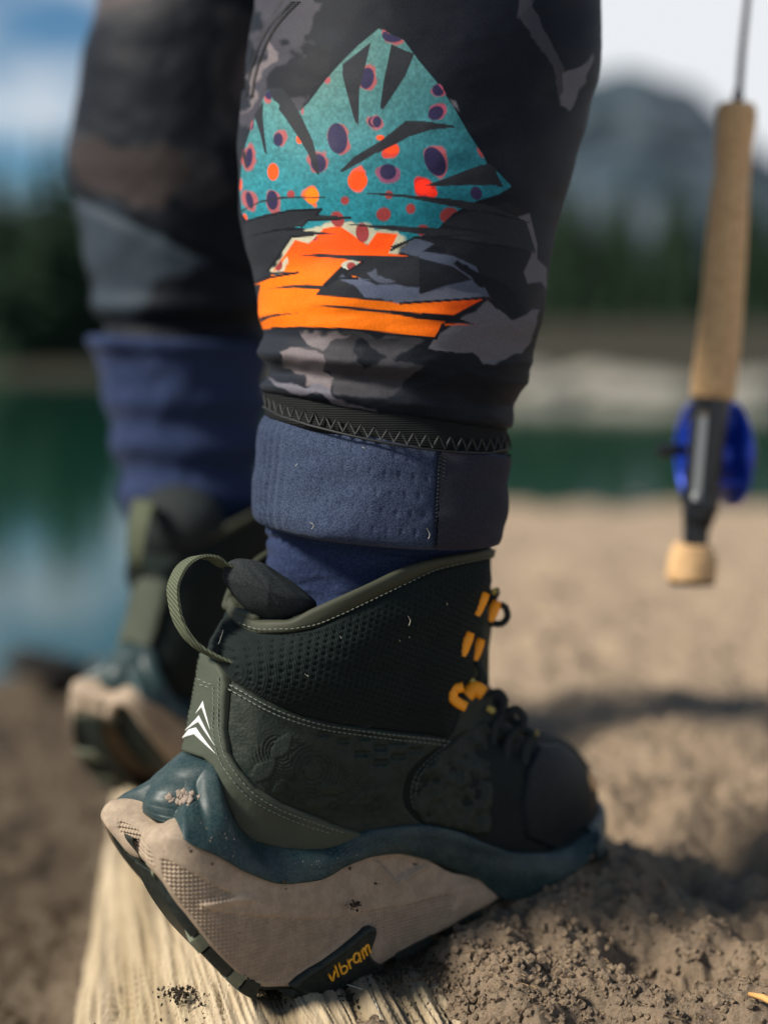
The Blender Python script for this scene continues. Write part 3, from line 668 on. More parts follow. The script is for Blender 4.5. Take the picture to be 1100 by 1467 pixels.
# ------------------------------------------------------------ sole: plan curve, traced top and bottom lines
planL = [(-.0195, 0), (-.0210, .004), (-.0235, .012), (-.0265, .020), (-.024, .0285), (-.012, .0365), (.015, .041), (.05, .0405), (.09, .0395), (.13, .042), (.17, .0485), (.205, .0515), (.235, .048), (.246, .034), (.254, .018), (.257, 0)]
C1 = spline(planL, 420); C2 = C1[::-1][1:-1] * (1, -1); PC = np.concatenate([C1, C2])     # closed: notch -> lateral -> toe -> medial
def plan_offset(o):
    Tn = np.roll(PC, -1, 0) - np.roll(PC, 1, 0); Tn /= np.linalg.norm(Tn, axis=1)[:, None]; Nn = np.stack([-Tn[:, 1], Tn[:, 0]], -1)
    return Nn     # outward for this orientation is checked below
NP_ = plan_offset(0)
if NP_[200] @ np.array([0, 1.0]) < 0: NP_ = -NP_
for _ in range(6): NP_ = (np.roll(NP_, 1, 0) + NP_ + np.roll(NP_, -1, 0)); NP_ /= np.linalg.norm(NP_, axis=1)[:, None]
nP = len(PC)
zz = np.linspace(-.06, .16, 12)
WV = np.concatenate([np.c_[PC, np.full(nP, z)] for z in zz]); WF = grid_faces(len(zz), nP, True)
BVW = BVHTree.FromPolygons([tuple(v) for v in toW(WV)], [tuple(int(i) for i in f) for f in WF])
def wall_uz(pts, n=160):
    C = spline(pts, n); Pt, Nn, ok = cast(C[:, 0], C[:, 1], BVW); Pt = Pt[ok]
    u = np.array([np.argmin(((PC - p[:2]) ** 2).sum(1)) for p in Pt]); return u, Pt[:, 2]
top_px = [(166, 1167), (180, 1173), (203, 1186), (224, 1198), (240, 1198), (266, 1204), (312, 1225), (357, 1250), (403, 1264), (448, 1260), (494, 1239), (530, 1225), (566, 1221), (611, 1230), (646, 1243), (682, 1257), (717, 1271), (745, 1278), (790, 1262), (830, 1236)]
bot_px = [(166, 1190), (189, 1212), (228, 1255), (266, 1312), (294, 1348), (330, 1385), (353, 1405), (378, 1416), (416, 1414), (470, 1418), (520, 1395), (562, 1371), (584, 1360), (630, 1334), (691, 1299), (728, 1287), (750, 1284), (790, 1267), (835, 1240)]
clip_top_px = [(207, 1146), (246, 1119), (262, 1086), (272, 1072), (302, 1083), (318, 1101), (325, 1139), (339, 1175), (357, 1194), (403, 1207), (448, 1210), (494, 1198), (521, 1187), (540, 1184), (593, 1179), (646, 1188), (699, 1209), (738, 1220), (770, 1220), (806, 1211), (848, 1176)]
def side_profile(pts):
    u, z = wall_uz(pts); u = np.where(u > nP / 2 + 100, u - nP, u); o_ = np.argsort(u, kind='stable'); u, z = u[o_], z[o_]
    uu, ii = np.unique(u, return_inverse=True); zz_ = np.bincount(ii, z) / np.bincount(ii)
    full = np.interp(np.arange(0, 421), uu, zz_)       # lateral half (u>=0)
    return full, (uu.min(), uu.max())
zt, r1_ = side_profile(top_px); zb, r2_ = side_profile(bot_px)
print('SOLE', r1_, r2_, 'zt', zt[::40].round(3), 'zb', zb[::40].round(3), 'tail px', project(toW(np.array([[PC[i][0], PC[i][1], .07] for i in (0, 25, nP - 25, nP - 45)]))).round(0).tolist())
ker = np.ones(9) / 9
def sm(z, k=2):
    for _ in range(k): z = np.convolve(np.pad(z, 4, mode='edge'), ker, 'valid')
    return z
zt, zb = sm(zt), sm(zb)
def full_u(h): h = h[:420]; return np.concatenate([h, h[::-1][1:-1]])
ZT, ZB = full_u(zt), full_u(zb)
dm = nP - np.arange(nP); ZB = ZB + .016 * sstep(8, 40, dm) * sstep(290, 200, dm)
# fine resample around the curve
NU = 1500; uf = np.linspace(0, nP, NU, endpoint=False)
# denser on the lateral heel where the camera looks
wgt = np.where((np.arange(nP) < 330) | (np.arange(nP) > nP - 70), 1.0, .25); cw = np.concatenate([[0], np.cumsum(wgt)]); uf = np.interp(np.linspace(0, cw[-1], NU, endpoint=False), cw, np.arange(nP + 1))
ip = lambda A: np.interp(uf, np.arange(nP + 1), np.concatenate([A, A[:1]]))
Px, Py, Nx, Ny = ip(PC[:, 0]), ip(PC[:, 1]), ip(NP_[:, 0]), ip(NP_[:, 1]); zT, zB = ip(ZT), ip(ZB)
NV = 130; vv = np.linspace(0, 1, NV)
VV, _ = np.meshgrid(vv, uf, indexing='ij'); Zm = zB + (zT - zB) * VV
def mid_prof(v): return -.0035 * (1 - v) ** 2 * 0 + .0030 * np.sin(np.pi * np.clip(v, 0, 1) ** .8) ** .7
base = mid_prof(VV)
pr = project(toW(np.stack([Px + Nx * base, Py + Ny * base, Zm], -1).reshape(-1, 3))).reshape(NV, NU, 3); qx, qy = pr[..., 0], pr[..., 1]
vis = (uf[None, :] < 330) | (uf[None, :] > nP - 70)
kn1 = [(226, 1226), (250, 1235), (300, 1262), (345, 1284), (322, 1295), (295, 1296), (312, 1310), (300, 1345), (262, 1300), (232, 1258)]
kn2 = [(295, 1301), (330, 1306), (380, 1310), (440, 1314), (500, 1311), (540, 1302), (600, 1290), (660, 1272), (640, 1330), (560, 1372), (540, 1335), (530, 1327), (500, 1345), (410, 1410), (360, 1410), (320, 1372), (290, 1335)]
kn3 = [(170, 1170), (200, 1185), (218, 1215), (226, 1250), (190, 1210), (168, 1188)]
dk = [inside(p, qx, qy) * sstep(0, 5, segdist(p, qx, qy)) for p in (kn1, kn2, kn3)]; km = np.clip(sum(dk), 0, 1) * vis
arc = np.cumsum(np.hypot(np.diff(Px, append=Px[0]), np.diff(Py, append=Py[0])))
kn = (.5 + .5 * np.sin(2 * math.pi * arc[None, :] / .00175)) * .45 + (.5 + .5 * np.sin(2 * math.pi * Zm / .0019)) * .55
disp = base + km * (-.0013 + .0013 * kn)
# ridge between facets
def line_h(pts, w): return np.exp(-(segdist(pts, qx, qy, False) / w) ** 2)
disp += vis * (.0011 * line_h([(292, 1299), (320, 1292), (360, 1288)], 6) + .0009 * line_h([(226, 1200), (225, 1250), (240, 1278)], 7) * 0)
dia = [(540, 1236), (568, 1268), (611, 1240)]
disp += vis * (.0010 * line_h(dia, 2.6) - .0012 * inside([(538, 1232), (568, 1262), (612, 1238), (568, 1224)], qx, qy) * sstep(0, 6, segdist([(538, 1232), (568, 1262), (612, 1238), (568, 1224)], qx, qy)))
disp += vis * (.0012 * line_h([(665, 1265), (640, 1320)], 16) + .0010 * n2(qx, qy, .01, 2))
_c = cast(np.array([712.]), np.array([1274.]), BVW)[0][0]; U7 = int(np.argmin(((PC[:421] - _c[:2]) ** 2).sum(1))); disp -= .0055 * sstep(U7 - 12, U7 + 14, np.minimum(uf, nP - uf))[None, :]
disp += .00035 * n2(arc[None, :] * 60 + 0 * Zm, Zm * 60, 1.0, 3)
Vm = np.stack([Px + Nx * disp, Py + Ny * disp, Zm], -1)
# top and bottom closing strips toward the centre line
def inward(row, zoff, f):
    q = row.copy(); q[:, 1] *= f; q[:, 0] = .128 + (q[:, 0] - .128) * (1 - (1 - f) * .35); q[:, 2] += zoff; return q
def deck(f, dz):
    q = Vm[-1].copy(); tm = sstep(.012, -.008, q[:, 0]); g = inward(q, 0, f); g[:, 0] = g[:, 0] * (1 - tm) + (q[:, 0] + (1 - f) * .035) * tm; g[:, 2] += dz * tm - .0015 * (1 - f) * (1 - tm); return g
rowsM = [inward(Vm[0], .004, .05), inward(Vm[0], .003, .5), inward(Vm[0], .0012, .9)] + [Vm[i] for i in range(NV)] + [deck(.97, .0012), deck(.90, .002), deck(.80, .0025), deck(.65, .003), deck(.4, .003), deck(.05, .003)]
loc_obj('midsole', np.concatenate(rowsM), grid_faces(len(rowsM), NU, True), M['foam'])
# bvh of a plain wall carrying the badge (extends under the edge)
zz2 = np.linspace(-.35, 1.0, 40); WV2 = np.concatenate([np.c_[PC + NP_ * mid_prof(max(v, 0)), ZB + (ZT - ZB) * v] for v in zz2])
BVM = BVHTree.FromPolygons([tuple(v) for v in toW(WV2)], [tuple(int(i) for i in f) for f in grid_faces(40, nP, True)])

# outsole lugs along the lower edge
def lug(u0, u1, thick, m, width=.020, bump=.0006, name='lug', up=.001):
    k = np.arange(u0, u1 + 1) % nP; n = len(k); rows = []
    Tn = np.gradient(np.interp(np.arange(nP * 3), np.arange(nP * 3), np.tile(ZB, 3)))[nP:2 * nP]
    dsl = np.hypot(*(np.roll(PC, -1, 0) - PC).T)
    sl = Tn / dsl; nz_ = 1 / np.sqrt(1 + sl ** 2); ns_ = -sl * nz_                       # normal of the lower edge in the wall plane
    Td = (np.roll(PC, -1, 0) - PC) / dsl[:, None]
    for (o, t_) in ((-.001, -.002), (bump, -up), (bump, thick * .55), (bump - .0008, thick), (-width * .5, thick * .98), (-width, thick * .9), (-width, -.001)):
        c = PC[k] + NP_[k] * o; dn = np.stack([Td[k, 0] * ns_[k], Td[k, 1] * ns_[k], nz_[k]], -1)
        rows.append(np.c_[c, ZB[k]] - dn * t_)
    V = np.concatenate(rows); nr = len(rows); Fx = [tuple(f) for f in grid_faces(nr, n)] + [tuple(i * n for i in range(nr)), tuple((i + 1) * n - 1 for i in range(nr))[::-1]]
    return loc_obj(name, V, Fx, m, smooth=False)
def u_at(px, py):
    Pt, Nn, ok = cast(np.array([px], float), np.array([py], float), BVW)
    if not ok[0]: return 0
    u = int(np.argmin(((PC - Pt[0, :2]) ** 2).sum(1))); return u if u < nP / 2 + 100 else u - nP
marks = [((166, 1189), (184, 1206), .0030, 'rubber'), ((185, 1207), (205, 1229), .0034, 'rubber'), ((206, 1231), (222, 1248), .0036, 'rubber_olive'), ((230, 1258), (284, 1335), .0038, 'rubber'),
         ((286, 1338), (300, 1354), .0056, 'rubber_olive'), ((302, 1356), (334, 1388), .0050, 'rubber'), ((336, 1390), (350, 1402), .0052, 'rubber_olive'), ((352, 1404), (372, 1414), .0058, 'rubber')]
for a, b_, t_, mm in marks:
    u0, u1 = u_at(*a), u_at(*b_)
    if u1 - u0 > 1: lug(u0, u1, t_, M[mm])
u0 = u_at(420, 1412)
for k in range(9):
    a = u0 + 2 + k * 36
    if a + 27 < U7: lug(a, a + 27, .0052, M['rubber'])
for k in range(3): a = 560 + k * 38; lug(a, a + 28, .0040, M['rubber'])
# thin continuous outsole sheet
rowsO = []
for f_, z_ in ((1.0, .0004), (1.0, -.0012), (.9, -.0014), (.5, -.0014), (.05, -.0010)):
    q = np.c_[PC - NP_ * .0006, ZB + z_]; q[:, 1] *= f_; rowsO.append(q)
loc_obj('outsole', np.concatenate(rowsO), grid_faces(5, nP, True, True), M['rubber'])

# badge and its lettering
badge = Pq([(118, 655), (150, 625), (190, 590), (260, 540), (340, 490), (480, 390), (600, 295), (660, 245), (700, 230), (735, 245), (742, 280), (725, 340), (705, 390), (692, 440), (720, 475), (770, 505), (760, 560), (700, 610), (600, 655), (500, 680), (430, 720), (330, 755), (240, 740), (160, 690)], 390, 1280, 5.0)
panel('badge', badge, BVM, M['rubber'], .0014, 5, 2.0, lambda x, y, P: -.0004 * (segdist(badge, x, y) > 7) , off=.0008, skirt=.004)
glyph = [[(385, 565), (398, 585), (414, 608), (424, 560), (428, 535)], [(430, 503), (442, 540), (454, 580)], [(456, 486), (468, 525), (484, 562), (508, 548), (517, 525), (508, 505), (488, 506), (474, 520)],
         [(519, 462), (530, 495), (540, 522)], [(527, 492), (534, 468), (553, 457)], [(600, 428), (584, 414), (568, 426), (562, 452), (572, 480), (590, 478), (602, 452)], [(597, 408), (604, 440), (614, 474)],
         [(616, 394), (628, 425), (638, 452)], [(621, 408), (634, 380), (645, 398), (658, 430)], [(645, 398), (652, 364), (664, 358), (674, 385), (682, 412)]]
lt_ = MB()
for g_ in glyph:
    q = spline(Pq(g_, 390, 1280, 5.0), 14); Pt, Nn, ok = cast(q[:, 0], q[:, 1], BVM)
    if ok.sum() > 3: lt_.tube(Pt[ok] + Nn[ok] * .0021, .00062, 8, up=Nn[ok][0])
loc_obj('lettering', np.concatenate(lt_.v), lt_.f, M['yellow'])

# teal heel clip / rand: loft from sole edge to upper
NC = 420
ct = spline(clip_top_px, NC); cb = spline([(209, 1148), (226, 1161), (246, 1178), (266, 1203), (312, 1226), (357, 1251), (403, 1265), (448, 1261), (494, 1240), (530, 1226), (566, 1222), (611, 1231), (646, 1244), (682, 1258), (700, 1275), (722, 1287), (745, 1288), (775, 1278), (806, 1260), (835, 1236), (852, 1200)], NC)
Pb, Nb, okb = cast(cb[:, 0], cb[:, 1], BVW)
for i in range(1, NC):
    if not okb[i]: Pb[i] = Pb[i - 1]; Nb[i] = Nb[i - 1]
if not okb[0]: Pb[0] = Pb[np.argmax(okb)]
for i in range(NC):
    if cb[i, 0] < 275:
        w_ = float(sstep(275, 246, cb[i, 0])); r0 = ray(cb[i, 0], cb[i, 1]); zw = OB[2] + zt[10] + .002; hit = toL(CAM + r0 * (zw - CAMZ) / r0[2]); Pb[i] = Pb[i] * (1 - w_) + hit * w_; Nb[i] = Nb[i] * (1 - w_) + np.array([-.8, .3, .5]) * w_
Pt_, Nt_, okt = cast_safe(np.maximum(ct[:, 0], 266), ct[:, 1], BVU, (420, 1120))
Pb[0] = (-.0075, 0, zt[10] + .002); Pb[:, 1] = np.maximum(Pb[:, 1], 0)
for i in range(NC):
    if Pt_[i, 1] < .004: Pt_[i, 0] = np.interp(Pt_[i, 2], rings[:, 0], rings[:, 1]); Pt_[i, 1] = max(Pt_[i, 1], 0); Nt_[i] = (-1, 0, 0)
Pt_[0] = (np.interp(zt[10] + .028, rings[:, 0], rings[:, 1]), 0, zt[10] + .028); Nt_[0] = (-1, 0, 0)
# match by image x so the loft lines run straight up
def smooth_rows(P, k=5):
    for _ in range(k): P = np.concatenate([P[:1], (P[:-2] + 2 * P[1:-1] + P[2:]) / 4, P[-1:]])
    return P
if True:
    u_e = int(np.argmin(((PC[:421] - Pb[-1, :2]) ** 2).sum(1))); ex_b, ex_t, ex_n, ex_m = [], [], [], []
    for k_ in np.linspace(u_e + 2, 419, 60).astype(int):
        b3 = np.array([PC[k_, 0], PC[k_, 1], min(zt[k_], Pb[-21, 2]) - .003]); o3 = toW(b3 + np.array([NP_[k_, 0], NP_[k_, 1], 0]) * .02 + (0, 0, .016)); d3 = -(NP_[k_, 0] * S + NP_[k_, 1] * T)
        h3, n3, _, _ = BVU.ray_cast(Vector(o3), Vector(d3)); t3 = toL(np.array(h3)) if h3 is not None else b3 + (0, 0, .016)
        ex_b.append(b3 - np.array([NP_[k_, 0], NP_[k_, 1], 0]) * .004); ex_t.append(t3); ex_n.append([NP_[k_, 0], NP_[k_, 1], 0]); ex_m.append([NP_[k_, 0], NP_[k_, 1], 0])
    ex_b[-1][1] = 0; ex_t[-1][1] = 0
    Pb = np.concatenate([Pb, ex_b]); Pt_ = np.concatenate([Pt_, ex_t]); Nb = np.concatenate([Nb, ex_n]); Nt_ = np.concatenate([Nt_, ex_m]); NC = len(Pb); i_ = np.linspace(0, 1, NC)
Pt_, Pb = smooth_rows(Pt_, 6), smooth_rows(Pb, 10); Nb[0] = (-.8, 0, .5); Nt_[0] = (-1, 0, 0); Nb = smooth_rows(Nb, 12); Nt_ = smooth_rows(Nt_, 12)
tl = sstep(.10, .0, np.linspace(0, 1, NC))
rowsC = []; NVc = 26
for v in np.linspace(0, 1, NVc):
    q = Pb + (Pt_ - Pb) * v
    outb = .0030 * np.sin(math.pi * min(v * 1.0, 1)) ** .8 + .0020 * (1 - v); nrm = Nb * (1 - v) + Nt_ * v; nrm /= np.linalg.norm(nrm, axis=1)[:, None] + 1e-9
    con = -.0045 * np.sin(math.pi * v) * tl            # concave sweep out to the tail
    q = q + nrm * (outb + con + .0036 * v)[:, None] if np.ndim(outb + con) else q + nrm * (outb + .0036 * v)
    rowsC.append(q)
rowsC.append(Pt_ + Nt_ * .0005); rowsC.insert(0, Pb - Nb * .006)
Vc = np.array(rowsC)
pj = project(toW(Vc.reshape(-1, 3))).reshape(Vc.shape[0], NC, 3)
rib = sstep(455, 520, pj[..., 0]) * np.exp(-((pj[..., 1] - np.interp(pj[..., 0], [450, 540, 620, 700, 800], [1228, 1203, 1200, 1222, 1236])) / 11) ** 2)
Nall = np.broadcast_to(Nb, Vc.shape); Vc = Vc + Nall * (rib * .0006 * np.sin((pj[..., 0] + pj[..., 1] * 1.2) * 2 * math.pi / 8.5) + .0005 * n2(pj[..., 0], pj[..., 1], .04, 3))[..., None]

for k_ in range(Vc.shape[0]):
    i5 = int(np.argmax(Vc[k_, :, 1] > .013)); t5 = Vc[k_, i5, 1]; m_ = np.linspace(0, 1, Vc.shape[0])[k_]; w_ = np.arange(i5) / i5
    Vc[k_, :i5, 1] = t5 * w_; Vc[k_, :i5, 0] = Vc[k_, i5, 0] - (.0035 + .0045 * math.sin(math.pi * m_)) * (1 - w_ ** 2); Vc[k_, :i5, 2] = Vc[k_, i5, 2] + .001 * (1 - w_ ** 2)
Vc[:, 0, 1] = 0; Vc[..., 1] = np.maximum(Vc[..., 1], 0)
loc_obj('heel_clip', Vc.reshape(-1, 3), grid_faces(Vc.shape[0], NC), M['clip'])
loc_obj('heel_clip', Vc.reshape(-1, 3) * (1, -1, 1), grid_faces(Vc.shape[0], NC, flip=True), M['clip'])
print('CLIP ends', Vc[0, 0], Vc[-1, 0], Vc[0, -1], Vc[-1, -1])
# achilles pad and pull loop
pad_c, pn, _ = cast_safe(np.array([378.0]), np.array([862.0]), BVU, (420, 950))
pad_out = [(318, 828), (322, 810), (343, 800), (370, 804), (402, 822), (434, 845), (454, 866), (430, 884), (395, 890), (361, 878), (336, 856)]
padc = np.array([385, 846.0]); dep = project(toW(pad_c))[0, 2] - .006
pb = []; nr_ = 22; co = closed_curve(pad_out, 5, True)
for k in range(nr_ + 1):
    f_ = math.sin(math.pi * k / nr_ / 1.0 * .5 * 2 / 2); w_ = math.cos(math.pi / 2 * (1 - k / nr_ * 1.0)); e_ = k / nr_ * 2 - 1
    r_ = math.sqrt(max(0, 1 - e_ * e_)); q = padc + (co - padc) * r_; seg = .0008 * np.abs(np.sin((q[:, 0] - q[:, 1]) * .19)) * (e_ < 0)
    pb.append(at_depth(q[:, 0], q[:, 1], dep + .006 + e_ * .013 + .02 * (q[:, 0] - 385) / 1000 + seg))
mesh_obj('achilles_pad', np.concatenate(pb), grid_faces(nr_ + 1, len(co), True), M['pad'], boot, world=True)
# loop: flat webbing band
lc = spline([(333, 815), (318, 808), (304, 799), (288, 797), (270, 804), (256, 820), (248, 845), (252, 876), (264, 905), (282, 925), (303, 938), (330, 950)], 70)
ld = np.interp(np.linspace(0, 1, 70), [0, .25, .7, 1], [dep + .004, dep + .001, dep - .001, dep + .000])
wd = (S * .25 + T * 1.0); wd = np.array([.45, -.86, .18]); wd /= np.linalg.norm(wd)
Pc = at_depth(lc[:, 0], lc[:, 1], ld); rowsL = []
hw_ = np.interp(np.linspace(0, 1, 70), [0, .2, .5, .8, 1], [.006, .0088, .0072, .0055, .006])[:, None]
TL = np.gradient(Pc, axis=0); TL /= np.linalg.norm(TL, axis=1)[:, None]; NL = np.cross(TL, wd); NL /= np.linalg.norm(NL, axis=1)[:, None]
wr = np.array([-.10, 0, .99])   # band face leans so that its breadth shows toward the camera at the top
WD = wd[None] * hw_
for a_, b__ in ((-1, -1), (-.98, 1), (.98, 1), (1, -1)):
    for e_ in (1,): rowsL.append(Pc + WD * a_ + NL * b__ * .0006)
lp = np.array(rowsL)
mesh_obj('pull_loop', lp.transpose(1, 0, 2).reshape(-1, 3), grid_faces(70, 4, True), M['webbing'], boot, world=True, smooth=False)

# laces, hooks
def bar_px(p0, p1, w, depth, m, name, flat=.55, seg=5, dd=0.0):
    q = np.linspace(p0, p1, seg); P = at_depth(q[:, 0], q[:, 1], depth + dd * np.linspace(0, 1, seg)); mb = MB(); r = w / F * depth / 2
    mb.tube(P, [r * .8] + [r] * (seg - 2) + [r * .8], 8, flat=flat, up=(0, -1, .2)); return mb.build(name, m, boot, world=True, smooth=True)
dF = project(toW(np.array([cast_safe(np.array([692.0]), np.array([930.0]), BVU, (620, 930))[0][0]])))[0, 2]
print('hook depth', dF)
def sdepth(px, py, lift=.009):
    Pt, Nn, ok = cast_safe(np.array([float(px)]), np.array([float(py)]), BVU, (600, 940)); return float(project(toW(Pt))[0, 2]) - lift
for p0, p1, w, dd in [((696, 849), (681, 881), 15, -.004), ((712, 861), (699, 889), 17, .004), ((674, 906), (661, 939), 15, -.004), ((689, 915), (678, 945), 15, .004)]:
    bar_px(p0, p1, w, sdepth((p0[0] + p1[0]) / 2, (p0[1] + p1[1]) / 2) + dd * .5, M['orange_hook'], 'lace_hook')
def poly_tube(pts, w, depth, m, name, seg=16):
    q = spline(pts, seg); P = at_depth(q[:, 0], q[:, 1], depth); MBx = MB(); MBx.tube(P, w / F * depth / 2, 8, flat=.6, up=(0, -1, .2)); return MBx.build(name, m, boot, world=True)
poly_tube([(664, 984), (650, 988), (648, 998), (658, 1008), (668, 1013)], 15, sdepth(655, 998, .014), M['orange_hook'], 'lace_hook')
poly_tube([(668, 996), (680, 986), (693, 994)], 22, sdepth(680, 992, .014), M['orange_hook'], 'lace_hook', 8)
laces = [[(700, 852), (712, 846), (706, 860), (692, 876)], [(706, 866), (722, 868), (727, 882), (716, 894), (702, 893), (694, 905), (690, 925)], [(680, 908), (690, 915), (684, 945), (690, 965), (680, 985)],
         [(668, 945), (684, 955), (694, 975), (688, 990)], [(690, 995), (706, 1000), (722, 1022), (738, 1040), (752, 1052)], [(694, 985), (712, 1004), (730, 1026), (748, 1044), (765, 1054)],
         [(722, 1022), (708, 1040), (703, 1068)], [(742, 1042), (728, 1062), (722, 1090)], [(764, 1052), (752, 1072), (750, 1095)], [(702, 998), (712, 992), (722, 1004), (716, 1020)], [(726, 1022), (738, 1016), (750, 1030), (744, 1046)], [(700, 1030), (722, 1046), (744, 1060)]]
for k_, l_ in enumerate(laces): poly_tube(l_, 10 if k_ < 4 else 13, sdepth(*l_[len(l_) // 2], .006), M['lace'], 'lace')
for p0, p1 in [((698, 1014), (708, 1020)), ((742, 1044), (750, 1050)), ((764, 1048), (770, 1053)), ((705, 846), (711, 850)), ((674, 974), (680, 980))]:
    bar_px(p0, p1, 9, sdepth(p0[0], p0[1], .008), M['lace_fleck'], 'lace_fleck')
# instep tongue bulk behind the laces
tg = MB()
tg.tube([toW((.105, 0, .232)), toW((.120, 0, .20)), toW((.128, 0, .165)), toW((.15, 0, .13))], [.02, .024, .024, .02], 14, flat=.8)

# ------------------------------------------------------------ person: trouser legs
person = empty('person', (0, .75, 0)); props(person, 'standing person seen from the knees down in dark camouflage trousers with rolled blue cuffs', 'person')
bpy.context.view_layer.update()
def leg_loft(name, lev, dep_fn, m, nv, nth=520, ecc=.92, disp=None, colour=None, near_dense=True, parent=person, capb=False, kind=None):
    """lev rows: (y at centre, xL, xR, tilt px per px, extra depth)"""
    lev = np.asarray(lev, float); t = np.linspace(lev[0, 0], lev[-1, 0], nv); k = [pchip(lev[:, 0], lev[:, j], t) for j in range(1, lev.shape[1])]
    a = np.linspace(0, 1, nth, endpoint=False)
    ang = 2 * math.pi * a
    if near_dense: ang = ang + .62 * np.sin(2 * math.pi * a)          # denser around pi = towards camera
    ang = ang + 0.0
    out = np.empty((nv, nth, 3))
    for i in range(nv):
        xl, xr, tilt = k[0][i], k[1][i], k[2][i]; d = dep_fn(t[i]); c = at_depth((xl + xr) / 2, t[i], d); rx = (xr - xl) / 2 / F * d; ry = rx * ecc
        r = 1.0
        dx = np.sin(ang) * rx; dy = np.cos(ang) * ry
        out[i, :, 0] = c[0] + dx; out[i, :, 1] = c[1] + dy; out[i, :, 2] = c[2] - tilt * dx
    if disp is not None:
        pj = project(out.reshape(-1, 3)).reshape(nv, nth, 3); h = disp(pj[..., 0], pj[..., 1], ang[None, :] + 0 * pj[..., 0], t[:, None] + 0 * pj[..., 0])
        nx = np.sin(ang)[None, :]; ny = np.cos(ang)[None, :]; out[..., 0] += nx * h; out[..., 1] += ny * h
    cols = None
    if colour is not None:
        pj = project(out.reshape(-1, 3)).reshape(nv, nth, 3); cols = colour(pj[..., 0], pj[..., 1], out, np.cos(ang)[None, :] + 0 * pj[..., 0]).reshape(-1, 3)
    o = mesh_obj(name, out.reshape(-1, 3), grid_faces(nv, nth, True, True), m, parent, cols=cols, world=True)
    return o, out

# --- print on the front trouser leg
c1 = lambda p: Pq(p, 330, 20, 4.4)
c2 = lambda p: Pq(p, 540, 120, 4.4)
c3 = lambda p: Pq(p, 330, 230, 4.4 * 250 / 250)
c3 = lambda p: [(330 + x / 4.4, 230 + y / 4.4) for x, y in p]
c4 = lambda p: [(560 + x / 4.4, 280 + y / 4.4) for x, y in p]
m0 = lambda p: [(300 + x / 1.8333, y / 1.8333) for x, y in p]
DARK = (.0032, .0050, .0088); DK2 = (.009, .010, .0135); GREY = (.10, .096, .11); GREY2 = (.040, .038, .047); TAUPE = (.13, .11, .115)
layers = []   # (polygon, colour, softness px)
def lay(p, c, s=1.2, clip=False): layers.append((p, c, s, clip))
# camouflage patches
lay(m0([(120, 0), (300, 0), (290, 60), (230, 110), (190, 200), (260, 270), (200, 330), (90, 330), (100, 200)]), GREY2, 14)
lay(m0([(105, 200), (150, 110), (170, 90), (165, 150), (130, 210), (100, 300)]), TAUPE, 8)
lay(m0([(150, 215), (240, 130), (340, 120), (300, 200), (240, 280), (190, 250)]), DK2, 8)
lay(m0([(885, 90), (905, 120), (930, 190), (975, 180), (1005, 140), (995, 220), (960, 250), (940, 300), (915, 290), (912, 230), (900, 170), (860, 110), (820, 40), (800, 0), (850, 0), (870, 60)]), GREY2, 3)
lay(m0([(925, 190), (975, 180), (1005, 140), (995, 220), (960, 250), (940, 300), (915, 288), (925, 240)]), GREY, 3)
lay(m0([(630, 260), (650, 265), (655, 290), (640, 285)]), GREY, 4)
lay(m0([(640, 560), (780, 530), (840, 560), (850, 640), (840, 720), (870, 740), (885, 700), (880, 780), (860, 820), (800, 820), (740, 790), (700, 740), (620, 720), (480, 700), (350, 720), (380, 780), (500, 790), (600, 760), (620, 650), (500, 640)]), DK2, 2)
lay(m0([(810, 570), (840, 560), (860, 640), (860, 680), (885, 705), (885, 760), (870, 740), (835, 745), (825, 715), (845, 670), (838, 620), (828, 600)]), GREY, 2.5)
lay(m0([(495, 660), (540, 625), (590, 640), (560, 660), (640, 672), (700, 700), (735, 780), (500, 800), (380, 760), (330, 735), (350, 720), (370, 740), (420, 700), (450, 720), (500, 745), (550, 775), (620, 750), (690, 735), (640, 700), (560, 680)]), (.060, .072, .105), 2)
lay(m0([(380, 745), (500, 755), (560, 775), (620, 755), (720, 775), (690, 790), (510, 797), (430, 780), (340, 748)]), (.105, .115, .15), 3)
lay(m0([(640, 700), (730, 760), (800, 830), (835, 815), (810, 770), (720, 720), (650, 690)]), DARK, 3)
lay(m0([(650, 845), (735, 790), (800, 838), (850, 815), (870, 820), (840, 900), (820, 935), (770, 940), (720, 960), (690, 930), (640, 925), (570, 915), (600, 880)]), GREY, 3)
lay(m0([(235, 862), (400, 872), (560, 895), (480, 940), (560, 965), (470, 1040), (330, 1030), (320, 985), (250, 960), (190, 960), (185, 925), (240, 910), (270, 900)]), (.034, .033, .037), 4)
lay(m0([(238, 865), (330, 870), (380, 885), (330, 895), (300, 915), (255, 895)]), TAUPE, 5)
lay(m0([(180, 925), (210, 912), (270, 915), (300, 930), (300, 985), (330, 1000), (320, 1035), (270, 1020), (235, 975), (195, 962)]), TAUPE, 4)
lay(m0([(150, 985), (330, 1035), (440, 1075), (330, 1060), (200, 1030)]), (.10, .095, .115), 5)
lay(m0([(405, 895), (440, 905), (470, 935), (400, 960), (380, 930)]), DARK, 5)
# fish-coloured mountain
TEAL = 'teal'
tealp = m0([(445, 75), (475, 90), (510, 105), (550, 160), (600, 220), (640, 280), (680, 350), (720, 410), (730, 432), (760, 455), (793, 490), (760, 510), (700, 528), (640, 560), (600, 600), (545, 625), (465, 665), (430, 640), (330, 620), (250, 600), (170, 590), (97, 578), (85, 560), (80, 500), (85, 430), (95, 380), (112, 330), (140, 262), (155, 235), (172, 258), (200, 300), (240, 290), (262, 268), (305, 210), (345, 165), (390, 120)])
lay(tealp, TEAL, 1.4)
